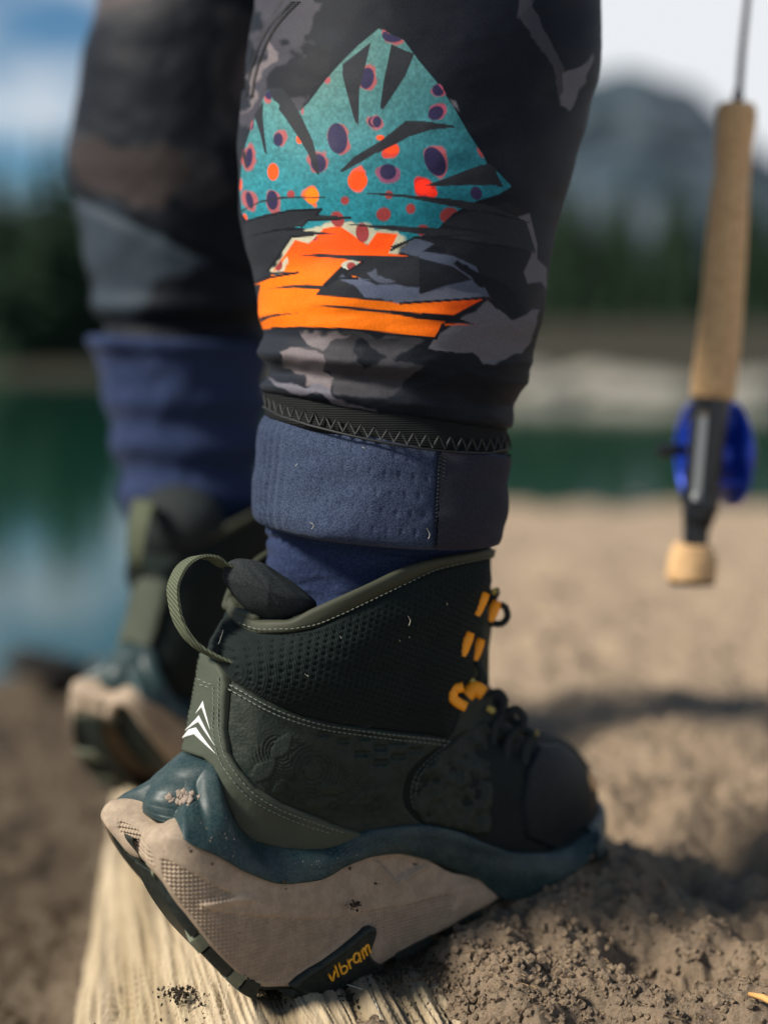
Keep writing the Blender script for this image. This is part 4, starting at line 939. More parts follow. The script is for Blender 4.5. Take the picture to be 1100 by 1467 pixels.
# blurry pale transition and orange underside
PALE = (.42, .40, .28); ORG = 'orange'
orgp = m0([(165, 715), (205, 660), (225, 630), (262, 640), (300, 600), (340, 592), (370, 612), (415, 645), (440, 610), (495, 615), (470, 665), (520, 672), (380, 735), (355, 690), (300, 745), (280, 775), (360, 782), (510, 797), (620, 790), (735, 783), (640, 830), (612, 850), (697, 852), (615, 855), (592, 888), (480, 878), (360, 865), (240, 857), (135, 865), (128, 820), (128, 765), (117, 745), (160, 730)])
lay(m0([(155, 715), (205, 625), (300, 585), (360, 570), (450, 600), (500, 600), (530, 630), (460, 670), (420, 640), (380, 650), (330, 610), (260, 650), (200, 700)]), PALE, 5)
lay(orgp, ORG, 2.2)
def spot(cx, cy, rx, ry, c, rim=None, a=0, fr=c1):
    t = np.linspace(0, 2 * math.pi, 22, endpoint=False); ca, sa = math.cos(a), math.sin(a)
    P = lambda k: fr([(cx + (rx + k) * math.cos(x) * ca - (ry + k) * math.sin(x) * sa, cy + (rx + k) * math.cos(x) * sa + (ry + k) * math.sin(x) * ca) for x in t])
    if rim: lay(P(10), rim, 3.4, True)
    lay(P(0), c, 2.4, True)
NAVY = (.020, .016, .052); RIM = (.30, .075, .08); OS = (.85, .07, .005); MAR = (.26, .035, .035)
for a in [(675, 785, 62, 98, NAVY, RIM, -.12), (302, 792, 30, 44, NAVY, RIM), (118, 905, 22, 62, NAVY, RIM, .1), (555, 940, 48, 60, NAVY, RIM, -.2), (860, 405, 45, 68, NAVY, RIM, .2), (910, 680, 42, 36, NAVY, RIM), (990, 995, 54, 48, NAVY, RIM),
          (240, 510, 22, 32, NAVY, RIM, -.5), (135, 690, 14, 40, NAVY, RIM), (1025, 135, 70, 45, NAVY, RIM)]: spot(*a)
for a in [(270, 995, 35, 54, OS, None), (802, 1050, 62, 60, OS, (.75, .09, .05)), (65, 1075, 9, 40, OS, None), (1010, 850, 44, 32, OS, (.7, .08, .05)), (945, 780, 26, 16, OS, None), (436, 790, 20, 28, OS, None), (455, 610, 8, 26, RIM, None), (610, 415, 22, 26, RIM, None)]: spot(*a)
for a in [(370, 185, 52, 42, NAVY, (.30, .06, .10), -.6), (385, 40, 38, 38, NAVY, (.30, .06, .10)), (365, 490, 62, 98, NAVY, (.34, .08, .10), -.45), (0, 240, 28, 36, NAVY, (.3, .08, .1)), (625, 690, 36, 44, (.03, .02, .06), None, -.4), (70, 555, 52, 50, NAVY, (.2, .06, .12), -.3)]: spot(*a, **{'fr': c2})
for a in [(290, 650, 52, 48, (1.0, .03, .01), (.5, .02, .02)), (345, 690, 36, 28, (1.0, .03, .01), None), (90, 412, 44, 30, (1.0, .06, .01), (.6, .05, .03)), (75, 700, 26, 26, MAR, None), (212, 788, 30, 32, MAR, None), (45, 822, 42, 42, MAR, None), (455, 830, 60, 50, MAR, None, -.3), (290, 925, 42, 36, MAR, None), (650, 435, 12, 38, (.3, .05, .05), None, -.5)]: spot(*a, **{'fr': c2})
for a in [(122, 250, 22, 55, NAVY, RIM, -.25), (265, 250, 36, 62, NAVY, RIM, -.1), (515, 222, 44, 50, (1.0, .20, .005), (.8, .12, .03)), (382, 213, 24, 26, MAR, None), (722, 252, 26, 26, MAR, None), (675, 370, 42, 52, MAR, None, -.5), (832, 455, 42, 62, MAR, None, -.1), (963, 340, 44, 40, MAR, None), (527, 487, 22, 20, MAR, None), (370, 525, 20, 26, MAR, None), (303, 658, 26, 38, MAR, (.45, .42, .30)), (762, 668, 30, 28, MAR, (.40, .42, .32)), (95, 355, 10, 22, OS, None, -.4)]: spot(*a, **{'fr': c3})
# dark shards and claw lines
SH = (.016, .018, .022); LN = (.006, .007, .010)
for p in [[(710, 315), (885, 178), (850, 330), (812, 480), (808, 700), (785, 680), (735, 500), (705, 380)], [(1015, 190), (1100, 230), (1160, 250), (1100, 395), (1030, 500), (965, 600), (943, 595), (965, 430)],
          [(150, 640), (208, 548), (205, 650), (218, 780), (232, 888), (215, 870), (190, 760)], [(235, 460), (330, 470), (400, 560), (445, 640), (520, 800), (545, 900), (562, 1015), (545, 1010), (490, 880), (430, 780), (350, 660), (305, 600), (310, 570), (270, 540)],
          [(690, 990), (780, 900), (930, 810), (1100, 690), (1150, 680), (1100, 760), (960, 850), (830, 930), (710, 995)], [(75, 880), (95, 860), (100, 930), (115, 980), (95, 965)]]: lay(c1(p), SH, 1.3)
for p in [[(0, 380), (60, 330), (180, 235), (300, 235), (480, 262), (490, 275), (340, 290), (200, 335), (100, 390), (0, 440)], [(305, 640), (420, 600), (560, 545), (660, 510), (745, 548), (790, 640), (560, 640), (400, 645)],
          [(760, 545), (745, 560), (795, 650), (760, 648), (650, 520), (700, 500)], [(-100, 690), (60, 690), (240, 705), (420, 720), (600, 745), (720, 770), (960, 875), (800, 830), (560, 790), (400, 760), (200, 720)],
          [(400, 885), (490, 840), (580, 805), (800, 825), (940, 870), (1000, 1060), (900, 1050), (560, 985), (440, 960), (760, 955), (620, 920)],
          [(-200, 885), (0, 890), (300, 905), (600, 930), (760, 955), (500, 950), (330, 955), (0, 912)]]: lay(c2(p), SH, 1.3)
for p in [[(70, 330), (75, 310), (200, 250), (330, 228), (600, 228), (600, 233), (340, 240), (200, 262), (110, 300)], [(100, 380), (230, 335), (380, 315), (575, 305), (540, 343), (640, 345), (755, 360), (640, 372), (490, 376), (450, 415), (300, 430), (160, 462), (95, 490), (85, 420)],
          [(95, 495), (180, 468), (330, 440), (500, 445), (670, 460), (520, 470), (380, 485), (330, 560), (235, 700), (150, 775), (110, 620)], [(225, 705), (330, 700), (435, 707), (330, 715), (235, 722)],
          [(435, 598), (560, 588), (740, 595), (1190, 604), (1190, 790), (960, 765), (840, 745), (722, 712), (835, 640), (700, 618), (560, 608)], [(250, 808), (360, 788), (480, 782), (600, 790), (680, 742), (780, 745), (1100, 775), (1100, 890), (900, 885), (700, 855), (537, 843), (575, 812), (400, 802)],
          [(512, 915), (640, 912), (830, 928), (1100, 955), (1100, 975), (850, 950), (640, 925)], [(185, 990), (280, 968), (430, 962), (330, 975), (250, 990), (190, 1020)], [(145, 782), (192, 782), (178, 850), (172, 900)]]: lay(c3(p), SH, 1.3)
lay(c3([(690, 755), (800, 750), (1000, 770), (1190, 800), (1190, 885), (900, 880), (830, 850), (760, 790)]), (.085, .10, .15), 3)
lay(c3([(850, 700), (900, 680), (1000, 730), (1040, 760), (950, 755)]), (.07, .08, .11), 3)
for p in [[(0, 722), (200, 745), (400, 765), (525, 812), (380, 800), (180, 780), (0, 745)], [(-10, 325), (80, 290), (200, 255), (430, 275), (600, 300), (780, 325), (910, 365), (700, 330), (420, 290), (150, 262), (20, 335)],
          [(560, 95), (700, 120), (878, 172), (700, 135)], [(610, 650), (700, 680), (780, 780), (700, 735)]]: lay(c4(p), LN, 1.4)
outl = [m0([(165, 862), (360, 864), (480, 877), (592, 889), (615, 854)]), m0([(117, 745), (160, 728), (232, 716)]), c4([(60, 680), (300, 665), (612, 645), (395, 762), (200, 745)]), c4([(325, 812), (285, 903), (0, 875)]), c3([(545, 343), (575, 305), (380, 315), (100, 380)]), c3([(450, 415), (490, 376), (640, 372), (755, 360)]),
        c4([(0, 345), (150, 265), (200, 270)]), c3([(235, 700), (385, 480), (520, 470)]), c3([(600, 790), (680, 742), (800, 745)]), c3([(722, 712), (835, 640)])]
def print_col(px, py, P, ca):
    sh = px.shape; near = ca.ravel() < .25; col = np.empty((px.size, 3)); col[:] = DARK; x = px.ravel(); y = py.ravel(); P3 = P.reshape(-1, 3)
    cm = n2(P3[:, 0] + P3[:, 1], P3[:, 2] * 1.6, 14, 3, .5); k = sstep(.28, .36, cm)[:, None] * ((~near) | (x < 0))[:, None]; col = col * (1 - k) + np.array(GREY2) * k
    cl = n2(x, y, .006, 3, .5, 4.4); k = (sstep(.0, .7, cl) * .5)[:, None]; col = col * (1 - k) + np.array((.018, .022, .030)) * k
    jx = x + 1.0 * n2(x, y, .11, 2, .6); jy = y + 1.0 * n2(x, y, .11, 2, .6, 7)
    for poly, c, s, clip in layers:
        poly = np.asarray(poly); x0, y0 = poly.min(0) - s - 3; x1, y1 = poly.max(0) + s + 3; idx = np.nonzero(near & (x > x0) & (x < x1) & (y > y0) & (y < y1))[0]
        if not len(idx): continue
        if s > 2.5: xx, yy = x[idx] + s * 1.6 * n2(x[idx], y[idx], .035, 3, .6, 1), y[idx] + s * 1.6 * n2(x[idx], y[idx], .035, 3, .6, 2)
        else: xx, yy = x[idx], y[idx]
        ins = inside(poly, xx, yy); d = segdist(poly, xx, yy); sd = np.where(ins, d, -d); k = sstep(-s * .5, s * .5, sd)[:, None]
        if clip: k = k * (inside(tealp, xx, yy) | inside(orgp, xx, yy))[:, None]
        if isinstance(c, str) and c == 'teal':
            v = sstep(60, 330, yy)[:, None]; u = sstep(430, 680, xx)[:, None]
            cc = np.array((.085, .18, .155)) * (1 - v) + np.array((.010, .17, .21)) * v; cc = cc * (1 - .55 * u) + np.array((.006, .11, .15)) * .55 * u
            cc = cc * (1 + .22 * n2(xx, yy, .25, 2, .6)[:, None])
        elif isinstance(c, str):
            v = sstep(560, 720, xx)[:, None]; w = sstep(400, 350, yy)[:, None]; cc = np.array((.80, .155, .002)) * (1 - v) + np.array((.70, .045, .003)) * v; cc = cc * (1 - w) + np.array((.85, .075, .002)) * w
        else: cc = np.array(c)[None]
        col[idx] = col[idx] * (1 - k) + cc * k
    for o in outl:
        o = np.asarray(o); x0, y0 = o.min(0) - 4; x1, y1 = o.max(0) + 4; idx = np.nonzero(near & (x > x0) & (x < x1) & (y > y0) & (y < y1))[0]
        d = segdist(o, x[idx], y[idx], False); k = sstep(2.3, 1.1, d)[:, None]; col[idx] = col[idx] * (1 - k) + np.array(LN) * k
    col *= (1 + .10 * n2(x, y, .5, 2, .6)[:, None])
    return np.clip(col, 0.002, 1).reshape(*sh, 3)

def front_disp(px, py, ang, t):
    # gathered folds above the hem
    f = sstep(440, 560, py) * sstep(680, 400, px)
    h = .0030 * f * np.sin((py - .10 * (px - 380) - 500) * 2 * math.pi / 52 + 1.2) + .0012 * n2(px, py * 2.2, .014, 3) * sstep(380, 560, py) + .0016 * n2(px, py, .006, 2) + .0010 * n2(px * .6 + py * .5, py * .8 - px * .3, .016, 3) + .0012 * sstep(430, 520, py) * (.5 - np.abs(n2(px * .35, py, .03, 2))) 
    h += -.0015 * np.exp(-((px - np.interp(py, [0, 60, 140], [410, 375, 350])) / 5) ** 2) * (py < 130)
    # rolled lower lip
    return h
legL = [(-420, 330, 960, 0), (-200, 345, 915, 0), (0, 367, 858, 0), (93, 358, 854, 0), (153, 351, 845, 0), (229, 344, 825, .0), (284, 344, 811, .01), (349, 351, 794, .02), (404, 362, 784, .05), (464, 369, 768, .08), (500, 373, 759, .10), (524, 372, 752, .11), (545, 378, 742, .13), (560, 381, 738, .14), (570, 378, 737, .145), (579, 378, 735, .145), (585, 381, 731, .145), (589, 390, 722, .145)]
bc_ = project(toW(np.array([.108, 0, .19])))[2]; print('boot centre depth', bc_)
dleg = lambda y: np.interp(y, [-420, 0, 250, 450, 600, 740, 900], [.80, .745, .725, .715, .715, bc_ - .002, bc_])
tl_, Pleg = leg_loft('trouser_leg', legL, dleg, M['trouser'], 620, 760, .95, front_disp, print_col)
tl_['label'] = 'front trouser leg with a teal and orange fish-skin mountain print'
leg_loft('hem_band', [(570, 390, 721, .145), (578, 384, 725, .15), (588, 382, 727, .155), (604, 381, 728, .165), (621, 381, 726, .17), (628, 388, 720, .17)], dleg, M['hem'], 40, 400, .97,
         lambda px, py, a, t: .0006 * n2(px, py, .02, 2))
def cuff_disp(px, py, ang, t):
    dx = .5 + .5 * np.cos(2 * math.pi * (ang * 3.3 + .0)); row = t / 25.0; col_ = ang * 9.5
    fu = (col_ + .5 * (np.floor(row) % 2)) % 1 - .5; fv = row % 1 - .5
    dim = -.0004 * np.exp(-((fu / .16) ** 2 + (fv / .20) ** 2))
    rb = -.0009 * np.exp(-(((px - 627) + (py - 700) * .05) / 4) ** 2)
    vr = .0010 * np.sin(ang * 60) * sstep(420, 370, px)
    return dim * sstep(420, 450, px) * sstep(640, 600, px) + rb + vr + .0018 * n2(px, py * 1.3, .011, 3)
leg_loft('cuff', [(618, 388, 720, .17), (625, 380, 724, .17), (642, 371, 724, .165), (680, 366, 722, .15), (715, 363, 719, .125), (735, 362, 716, .11), (750, 364, 713, .10), (758, 369, 708, .095), (762, 378, 700, .09)], dleg, M['cuff'], 150, 620, .97, cuff_disp)
# grey side panel of the cuff: slightly proud shell on the right flank
cl = leg_loft('cuff_panel', [(623, 382, 724, .17), (642, 370, 726, .165), (680, 365, 724, .15), (715, 362, 721, .125), (735, 361, 718, .11), (750, 363, 714, .10), (759, 368, 709, .095)], dleg, M['cuff_grey'], 60, 400, .97, lambda px, py, a, t: .0014 + .0018 * n2(px, py * 1.3, .011, 3))[0]
bm = bmesh.new(); bm.from_mesh(cl.data); W3 = np.array([v.co[:] for v in bm.verts]) + np.array(person.location); pj = project(W3)
dele = [v for v, p, w in zip(bm.verts, pj, W3) if not (p[0] > 629 - (p[1] - 700) * .05 and (w[1] < .76))]
bmesh.ops.delete(bm, geom=dele, context='VERTS'); bm.to_mesh(cl.data); bm.free(); cl['label'] = 'dull purple-grey side panel of the cuff'
leg_loft('inner_leg', [(735, 384, 690, .10), (755, 382, 692, .09), (790, 380, 690, .05), (830, 382, 684, .02), (880, 390, 674, 0), (940, 396, 664, 0)], dleg, M['inner'], 120, 400, .60,
         lambda px, py, a, t: .0016 * n2(px, py * 2.5, .014, 3) - .002 * np.exp(-((py - 770 - (px - 383) * .12) / 5) ** 2))
# zigzag seam on the hem band and cuff seam
def leg_pts(px, py, off):
    """points on front of lower leg surface through pixels"""
    out = []
    for x, y in zip(px, py):
        d = dleg(y); xl = np.interp(y, [556, 600, 650, 715, 760], [381, 379, 370, 362, 368]); xr = np.interp(y, [556, 612, 650, 760], [728, 729, 725, 712])
        rx = (xr - xl) / 2; q = np.clip((x - (xl + xr) / 2) / rx, -1, 1); dd = d - rx / F * d * .97 * math.sqrt(1 - q * q) - off * math.sqrt(1 - q * q); p = at_depth(x, y, dd); p[0] += q * off; out.append(p)
    return np.array(out)
zt_ = lambda x: np.interp(x, [381, 404, 445, 487, 529, 571, 613, 655, 697, 727], [570, 583, 597, 608, 618, 626, 632, 636, 637, 630]); mbz = MB()
x = 384.0; k = 0
while x < 724:
    st_ = 9.0 * max(.35, math.sqrt(max(0, 1 - ((x - 554) / 176) ** 2)))
    a = (x, zt_(x) + (9 if k % 2 else -8)); b_ = (x + st_, zt_(x + st_) + (-8 if k % 2 else 9)); q = np.linspace(a, b_, 4)
    mbz.tube(leg_pts(q[:, 0], q[:, 1], .0022), [.0004, .00055, .00055, .0004], 6, up=(0, -1, 0)); x += st_; k += 1
mbz.tube(leg_pts(np.linspace(383, 726, 60), zt_(np.linspace(383, 726, 60)) + 12, .0019), .0006, 6, up=(0, -1, 0))
zo = mbz.build('zigzag_stitching', M['dark_thread2'], person, world=True); zo['kind'] = 'stuff'
mbz = MB(); yy = 652.0
while yy < 786:
    q = np.array([[628 - (yy - 700) * .05 - 4, yy], [628 - (yy - 700) * .05 + 4, yy + 3.5]]); mbz.tube(leg_pts(q[:, 0], q[:, 1], .0020), .0005, 6, up=(0, -1, 0)); yy += 5.5
zo = mbz.build('seam_stitching', M['dark_thread2'], person, world=True); zo['kind'] = 'stuff'

BVL = BVHTree.FromPolygons([tuple(v) for v in Pleg.reshape(-1, 3)[:]], [tuple(int(i) for i in f) for f in grid_faces(Pleg.shape[0], Pleg.shape[1], True)])
def castw(pts, n, bvh=None, off=0.0):
    C = spline(pts, n); Rr = ray(C[:, 0], C[:, 1]); out = []
    for v in Rr:
        h, nn_, _, _ = (bvh or BVL).ray_cast(Vector(CAM), Vector(v))
        if h is not None: out.append(np.array(h) - np.array(Vector(v).normalized()) * off)
    return np.array(out)
sm_ = MB()
for dx_ in (-4, 4):
    Cq = spline([(424 + dx_, 1), (404 + dx_, 22), (386 + dx_, 46), (371 + dx_, 78), (361 + dx_, 112), (357 + dx_, 140)], 40)
    for k_ in range(39):
        a_ = Cq[k_]; b__ = Cq[k_ + 1]; n__ = np.array([b__[1] - a_[1], a_[0] - b__[0]]); n__ = n__ / np.linalg.norm(n__)
        q_ = castw([a_ + n__ * 2.2, (a_ + b__) / 2, b__ - n__ * 2.2], 4, off=.0007)
        if len(q_) == 4: sm_.tube(q_, .00032, 5, up=(0, -1, 0))
zo = sm_.build('flatlock_stitching', M['trouser_thread'], person, world=True); zo['kind'] = 'stuff'
ln_ = MB()
for pts in ([(449, 748), (455, 753), (452, 758)], [(607, 757), (611, 766), (609, 772)], [(394, 732), (393, 736)], [(520, 640), (524, 642)], [(430, 668), (433, 664)]):
    q_ = np.array(pts, float); q_ = spline(q_, 6); ln_.tube(leg_pts(q_[:, 0], q_[:, 1], .0035), .0001, 5, up=(0, -1, 0))
zo = ln_.build('lint', M['fibre'], person, world=True); zo['kind'] = 'stuff'
# --- rear (left) leg
DR = 1.055
dr = lambda y: np.interp(y, [-420, 0, 500, 900], [1.06, 1.05, DR, DR])
def camo_col(px, py, P, ca):
    P3 = P.reshape(-1, 3); cm = n2(P3[:, 0] * .8 + P3[:, 1] * .5, P3[:, 2] * 1.3, 11, 3, .5, 2.2); c = np.empty((len(P3), 3)); c[:] = DARK
    k = sstep(.10, .2, cm)[:, None]; c = c * (1 - k) + np.array((.022, .022, .025)) * k; k = sstep(.5, .6, cm)[:, None]; c = c * (1 - k) + np.array((.06, .05, .05)) * k
    x = px.ravel(); y = py.ravel()
    for poly, cc in (([(100, 215), (140, 190), (260, 215), (280, 260), (230, 300), (150, 280), (108, 265)], (.030, .023, .022)), ([(108, 290), (140, 285), (220, 330), (310, 380), (230, 400), (190, 460), (140, 440), (120, 360)], (.028, .040, .052)), ([(112, 150), (160, 120), (300, 140), (330, 200), (180, 210), (110, 190)], DARK)):
        xx = x + 8 * n2(x, y, .03, 2); yy = y + 8 * n2(x, y, .03, 2, .5, 3); k = (sstep(-6, 6, np.where(inside(poly, xx, yy), 1, -1) * segdist(poly, xx, yy)))[:, None]; c = c * (1 - k) + np.array(cc) * k
    return c.reshape(*px.shape, 3)
lb = leg_loft('trouser_leg', [(-420, 150, 560, 0), (-100, 142, 500, 0), (0, 141, 470, 0), (90, 120, 455, 0), (172, 107, 442, 0), (218, 101, 434, 0), (285, 107, 424, .02), (375, 123, 410, .05), (450, 137, 395, .06), (480, 144, 388, .06), (492, 150, 384, .06)], dr, M['trouser'], 200, 260, .95,
         lambda px, py, a, t: .006 * sstep(400, 480, py) * np.sin((py - 420) * 2 * math.pi / 60) + .003 * n2(px, py, .012, 3) - .004 * np.exp(-((py - 285 - (px - 110) * .45) / 7) ** 2), camo_col)
lb[0]['label'] = 'rear trouser leg, out of focus, with brown and blue-grey camouflage'
leg_loft('cuff', [(486, 132, 390, .05), (492, 125, 394, .05), (500, 127, 393, .05), (512, 138, 388, .05), (540, 146, 384, .05), (580, 155, 380, .05), (630, 163, 376, .04), (680, 172, 372, .03), (745, 181, 368, 0)], dr, M['inner'], 120, 200, .97,
         lambda px, py, a, t: .0024 * np.sin((py - 500) * 2 * math.pi / 68 + 1) * sstep(520, 600, py) + .003 * n2(px, py, .015, 3))
leg_loft('inner_leg', [(730, 186, 362, 0), (800, 190, 356, 0), (860, 195, 350, 0)], dr, M['inner'], 20, 120, .6)

# --- rear boot: same boot, mirrored (a left boot)
Y2 = math.radians(52); S2 = np.array([math.cos(Y2), math.sin(Y2), 0]); T2 = np.array([math.sin(Y2), -math.cos(Y2), 0])
tail = np.array([-.027, -.020, .075]); want = at_depth(112, 1010, .965)
O2 = want - (S2 * tail[0] - T2 * tail[1] * -1 * -1 + K * tail[2])
O2 = want - (S2 * tail[0] + T2 * tail[1] + K * tail[2] * 1.06)
boot2 = empty('hiking_boot', (0, 0, 0)); BM2 = Matrix.Identity(4)
for i in range(3): BM2[i][0], BM2[i][1], BM2[i][2], BM2[i][3] = S2[i], T2[i], K[i] * 1.06, O2[i]     # y axis flipped = mirrored copy
boot2.matrix_basis = BM2
print('BOOT2 base z', O2)
props(boot2, 'blurred dark green hiking boot of the rear foot, behind and left of the sharp one', 'boot', 'pair of hiking boots')
for o in list(boot.children):
    if o.name.split('.')[0] in ('badge', 'lettering', 'stitching', 'lint', 'rim_stitching', 'quarter_stitching', 'chevron', 'lug'):
        if o.name.split('.')[0] != 'lug': continue
    c = o.copy(); COL.objects.link(c); c.parent = boot2

_P, _F = rock_mesh(4, 3, .05); o = mesh_obj('achilles_pad', np.array(_P) * (.030, .036, .026) + (.050, 0, .186), _F, M['pad'], boot2)
# ------------------------------------------------------------ fishing rod
rod = empty('fishing_rod', at_depth(1035, 700, .92)); bpy.context.view_layer.update()
props(rod, 'fly fishing rod hanging upright with cork grip, black reel seat and blue reel', 'fishing rod')
RD = .92
def rod_lathe(name, prof, m, parent=rod, n=32, tilt=None):
    """prof: (x centre, y, half width) in photo pixels at the rod's distance"""
    prof = np.array(prof, float); t = np.arange(len(prof)); q = np.linspace(0, len(prof) - 1, len(prof) * 8); P = np.stack([pchip(t, prof[:, j], q) for j in range(3)], -1)
    c = at_depth(P[:, 0], P[:, 1], RD); mb = MB(); mb.tube(c, P[:, 2] / F * RD, n, up=(0, -1, 0)); return mb.build(name, m, parent, world=True)
rod_lathe('blank', [(1119, -560, 2.6), (1085, -160, 3.4), (1070, 0, 4.6), (1062, 80, 5.2), (1057, 152, 5.6)], M['blank'])
rod_lathe('winding_check', [(1057, 128, 5.5), (1057, 134, 7.5), (1056, 150, 8), (1056, 158, 10)], M['blank'])
rod_lathe('cork_grip', [(1056, 150, 10), (1056, 152, 24), (1055, 158, 28), (1054, 175, 28.5), (1051, 205, 27), (1048, 250, 25.5), (1045, 275, 27), (1041, 330, 29), (1035, 420, 30), (1028, 500, 31.5), (1022, 545, 32), (1020, 566, 31), (1019, 573, 27), (1019, 574, 10)], M['cork'])
rod_lathe('reel_seat', [(1019, 568, 12), (1018, 571, 27), (1016, 590, 27), (1009, 660, 26), (1004, 700, 25), (1000, 740, 23), (997, 756, 19), (995, 790, 17)], M['black_metal'])
rod_lathe('lock_ring', [(1003, 706, 24), (1003, 708, 27.5), (1001, 728, 27.5), (1000, 731, 23)], M['black_metal'])
rod_lathe('butt', [(995, 780, 10), (995, 783, 25), (993, 790, 31), (991, 812, 35), (990, 828, 35), (990, 834, 30), (990, 836, 10)], M['cork'])
rod_lathe('butt_cap', [(990, 829, 20), (990, 833, 33), (990, 838, 31), (990, 840, 10)], M['black_metal'])
q = np.linspace((1003, 585), (992, 716), 10); mb = MB(); Pq_ = at_depth(q[:, 0], q[:, 1], RD) + np.array([-.0005, -.0118, 0]); mb.tube(Pq_, .0028, 8, up=(0, -1, 0), flat=.6); mb.build('seat_highlight', M['silver'], rod, world=True)  # highlight along the reel seat, built as a silver strip
# reel: body with axis roughly left-right, behind the seat
rc = at_depth(1024, 651, RD + .030); ax = np.array([.988, .13, .02]); ax /= np.linalg.norm(ax); e1 = np.array([-.13, .988, 0.]); e1 /= np.linalg.norm(e1); e2 = np.cross(ax, e1)
reel = empty('reel', rc - np.array(rod.location)); reel.parent = rod; RO = rc
def disc(name, prof, m, n=48, holes=0, c=None):
    V = []; 
    for a_, r_ in prof:
        for j in range(n): t_ = 2 * math.pi * j / n; V.append(ax * a_ + r_ * (math.cos(t_) * e1 + math.sin(t_) * e2))
    V = np.array(V) + (c if c is not None else 0); return mesh_obj(name, V, grid_faces(len(prof), n, True), m, reel)
disc('spool', [(-.011, .008), (-.0125, .012), (-.0125, .030), (-.011, .033), (-.009, .033), (-.0085, .020), (.006, .020), (.0065, .033), (.0075, .0335)], M['blue_metal'])
disc('frame', [(.008, .001), (.008, .034), (.0088, .0355), (.0125, .0355), (.0140, .033), (.0145, .012), (.0145, .001)], M['blue_metal'])
disc('frame_rim', [(-.015, .0335), (-.0155, .0350), (-.0135, .0355), (-.0125, .0345), (-.0125, .0325), (-.015, .0325), (-.015, .0335)], M['blue_metal'])
for k in range(4):
    t_ = k * 1.57 + .5; p = .0348 * (math.cos(t_) * e1 + math.sin(t_) * e2); mb = MB(); mb.tube([p - ax * .014, p + ax * .010], .0018, 8); mb.build('pillar', M['blue_metal'], reel)
disc('drag_knob', [(.014, .001), (.014, .011), (.016, .0125), (.023, .0125), (.025, .011), (.025, .001)], M['black_metal'])
disc('hub', [(-.0125, .012), (-.0150, .010), (-.0160, .001)], M['black_metal'])
hk = e1 * -.006 + e2 * .004; mb = MB(); mb.tube([hk - ax * .014, hk - ax * .022, hk - ax * .030, hk - ax * .040, hk - ax * .042], [.0026, .003, .0044, .005, .003], 12); mb.build('handle', M['black_metal'], reel)

# ------------------------------------------------------------ soil crumbs, small things
def crumbs(name, specs, m, label, seed=1, zfn=None, rr=(.00015, .0012)):
    rg = np.random.default_rng(seed); P0_, F0_ = rock_mesh(seed, 1, 1.1); P0_ = np.array(P0_); mb = MB()
    for (px, py, sx, sy, n, z) in specs:
        for _ in range(n * 2):
            x = px + rg.normal() * sx; y = py + rg.normal() * sy; r = rr[0] + (rr[1] - rr[0]) * rg.random() ** 5; p = at_z(x, y, z)
            zz_ = zfn(p[0], p[1]) if zfn else z; a = rg.uniform(0, 6.28); c, s = math.cos(a), math.sin(a)
            mb.add(P0_ @ np.array([[c, s, 0], [-s, c, 0], [0, 0, .8]]) * r + (p[0], p[1], zz_ + r * .35), F0_)
    o = mb.build(name, m, smooth=False); props(o, label, 'soil', kind='stuff'); return o
crumbs('dirt', [(257, 1424, 12, 6, 190, .002), (300, 1440, 16, 6, 30, .002), (370, 1418, 26, 5, 200, .001), (470, 1432, 50, 6, 420, .001), (560, 1398, 36, 10, 330, .003), (600, 1378, 30, 10, 220, .004), (345, 1412, 8, 4, 60, .004), (530, 1440, 40, 14, 90, .0), (330, 1450, 70, 12, 60, .0), (620, 1400, 30, 20, 90, .004), (530, 1452, 12, 8, 80, .0)], M['dirt'], 'dark damp soil crumbs scattered on the log round the boot heel')
def gz(x, y): 
    x = np.array([x]); y = np.array([y]); return float((terrain(x, y) + sand_relief(x, y) + mound(x, y))[0])
crumbs('gravel', [(900, 1420, 160, 40, 900, .0), (700, 1430, 100, 30, 500, .0), (850, 1340, 160, 40, 350, .0)], M['sand'], 'coarse sand grains and clods on the beach in front', seed=4, zfn=gz, rr=(.0003, .0026))
crumbs('soil', [(880, 1390, 150, 40, 260, .0), (720, 1410, 90, 25, 220, .0), (650, 1395, 30, 15, 120, .0)], M['dirt'], 'dark crumbs of soil among the sand at the lower right', seed=9, zfn=gz, rr=(.0002, .0009))
def cast_mud(spots_, bvh, m, name, rr):
    rg = np.random.default_rng(5); P0_, F0_ = rock_mesh(8, 1, .5); mb = MB()
    for px, py, sx, sy, n in spots_:
        x = px + rg.normal(size=n) * sx; y = py + rg.normal(size=n) * sy; Pt, Nn, ok = cast(x, y, bvh)
        for p, nn_, o in zip(Pt, Nn, ok):
            if o: r = rr[0] + (rr[1] - rr[0]) * rg.random() ** 3; mb.add(np.array(P0_) * r + p + nn_ * (r * .2 + .003), F0_)
    V = np.concatenate(mb.v); o = loc_obj(name, V, mb.f, m, smooth=False); o['kind'] = 'stuff'
cast_mud([(504, 1294, 4, 3, 30), (535, 1266, 2, 4, 7), (497, 1300, 8, 5, 10), (400, 1255, 120, 40, 16), (268, 1213, 4, 3, 5), (300, 1240, 60, 25, 12)], BVM, M['dirt'], 'dirt_specks', (.00025, .0010))
deps = MB(); P0_, F0_ = rock_mesh(3, 2, .5); rg = np.random.default_rng(3)
BVC = BVHTree.FromPolygons([tuple(v) for v in toW(Vc.reshape(-1, 3))], [tuple(int(i) for i in f) for f in grid_faces(Vc.shape[0], NC)])
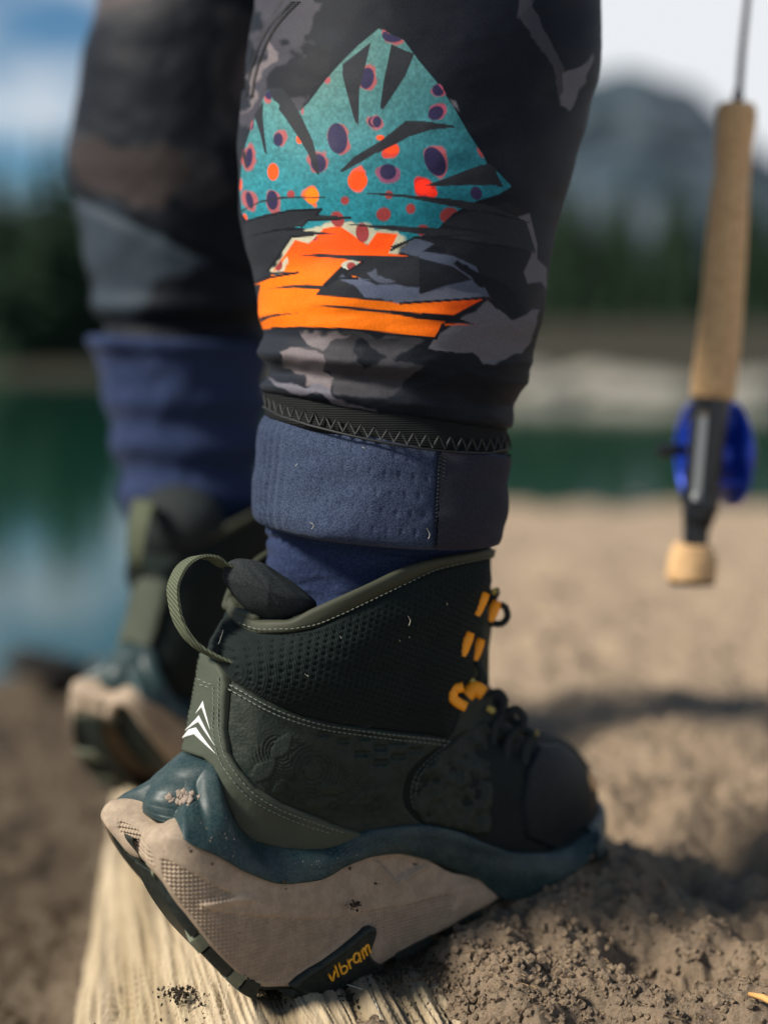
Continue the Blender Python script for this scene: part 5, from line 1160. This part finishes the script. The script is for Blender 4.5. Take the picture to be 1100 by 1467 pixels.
def on_clip(px, py, sx, sy, n, r0, r1, flat=.4):
    Pt, Nn, ok = cast(px + rg.normal(size=n) * sx, py + rg.normal(size=n) * sy, BVC)
    for p, nn_, o in zip(Pt, Nn, ok):
        if o: r = r0 + (r1 - r0) * rg.random() ** 2; q = np.array(P0_) * r; q = q - nn_ * (q @ nn_)[:, None] * (1 - flat); deps.add(q + p, F0_)
on_clip(262, 1143, 7, 4, 60, .0004, .0022); on_clip(330, 1190, 40, 20, 60, .0001, .0004); on_clip(450, 1235, 40, 10, 30, .0001, .0004)
o = loc_obj('mud', np.concatenate(deps.v), deps.f, M['mud']); o['kind'] = 'stuff'
lit = MB(); rl = np.random.default_rng(12)
for _ in range(130):
    px_, py_ = rl.uniform(600, 1100), rl.uniform(1290, 1462); p_ = at_z(px_, py_, .004); z_ = gz(p_[0], p_[1]) + .0012; l_ = rl.uniform(.002, .007); a_ = rl.uniform(0, 6.28); dv = np.array([math.cos(a_), math.sin(a_), rl.uniform(-.3, .3)]) * l_
    lit.tube([(p_[0], p_[1], z_) - dv / 2, (p_[0], p_[1], z_ + l_ * .08), (p_[0], p_[1], z_) + dv / 2], rl.uniform(.00012, .00034), 5)
o = lit.build('litter', M['litter']); props(o, 'fine dry stems and needles strewn over the near sand', 'plant litter', kind='stuff')
# dry needle, fibre
a = at_z(1072, 1434, .006); b_ = at_z(1112, 1450, .006); mb = MB(); zz0 = gz(a[0], a[1]) + .003; mb.tube([(a[0], a[1], zz0), ((a[0] + b_[0]) / 2, (a[1] + b_[1]) / 2, zz0 + .001), (b_[0], b_[1], zz0)], [.0010, .0016, .0014], 8)
o = mb.build('twig', M['needle']); props(o, 'short orange-brown twig on the sand in the bottom right corner', 'twig')
q = spline([(498, 1411), (520, 1418), (535, 1432), (543, 1450), (546, 1466)], 20); P = np.array([at_z(x, y, .0035) for x, y in q]); mb = MB(); mb.tube(P, .00022, 6); o = mb.build('root_hair', M['fibre']); props(o, 'thin pale root fibre curling out from under the boot badge', 'fibre')
for (px, py, dx, dy) in [(762, 1262, 14, 26)]:
    p = at_z(px, py, .012); p2 = at_z(px + dx, py + dy, .0); mb = MB(); mb.tube([p, (p + p2) / 2 + (0, 0, .002), p2], .0010, 6); o = mb.build('straw', M['fibre']); props(o, 'pale grass stalk sticking out under the toe of the sharp boot', 'straw')
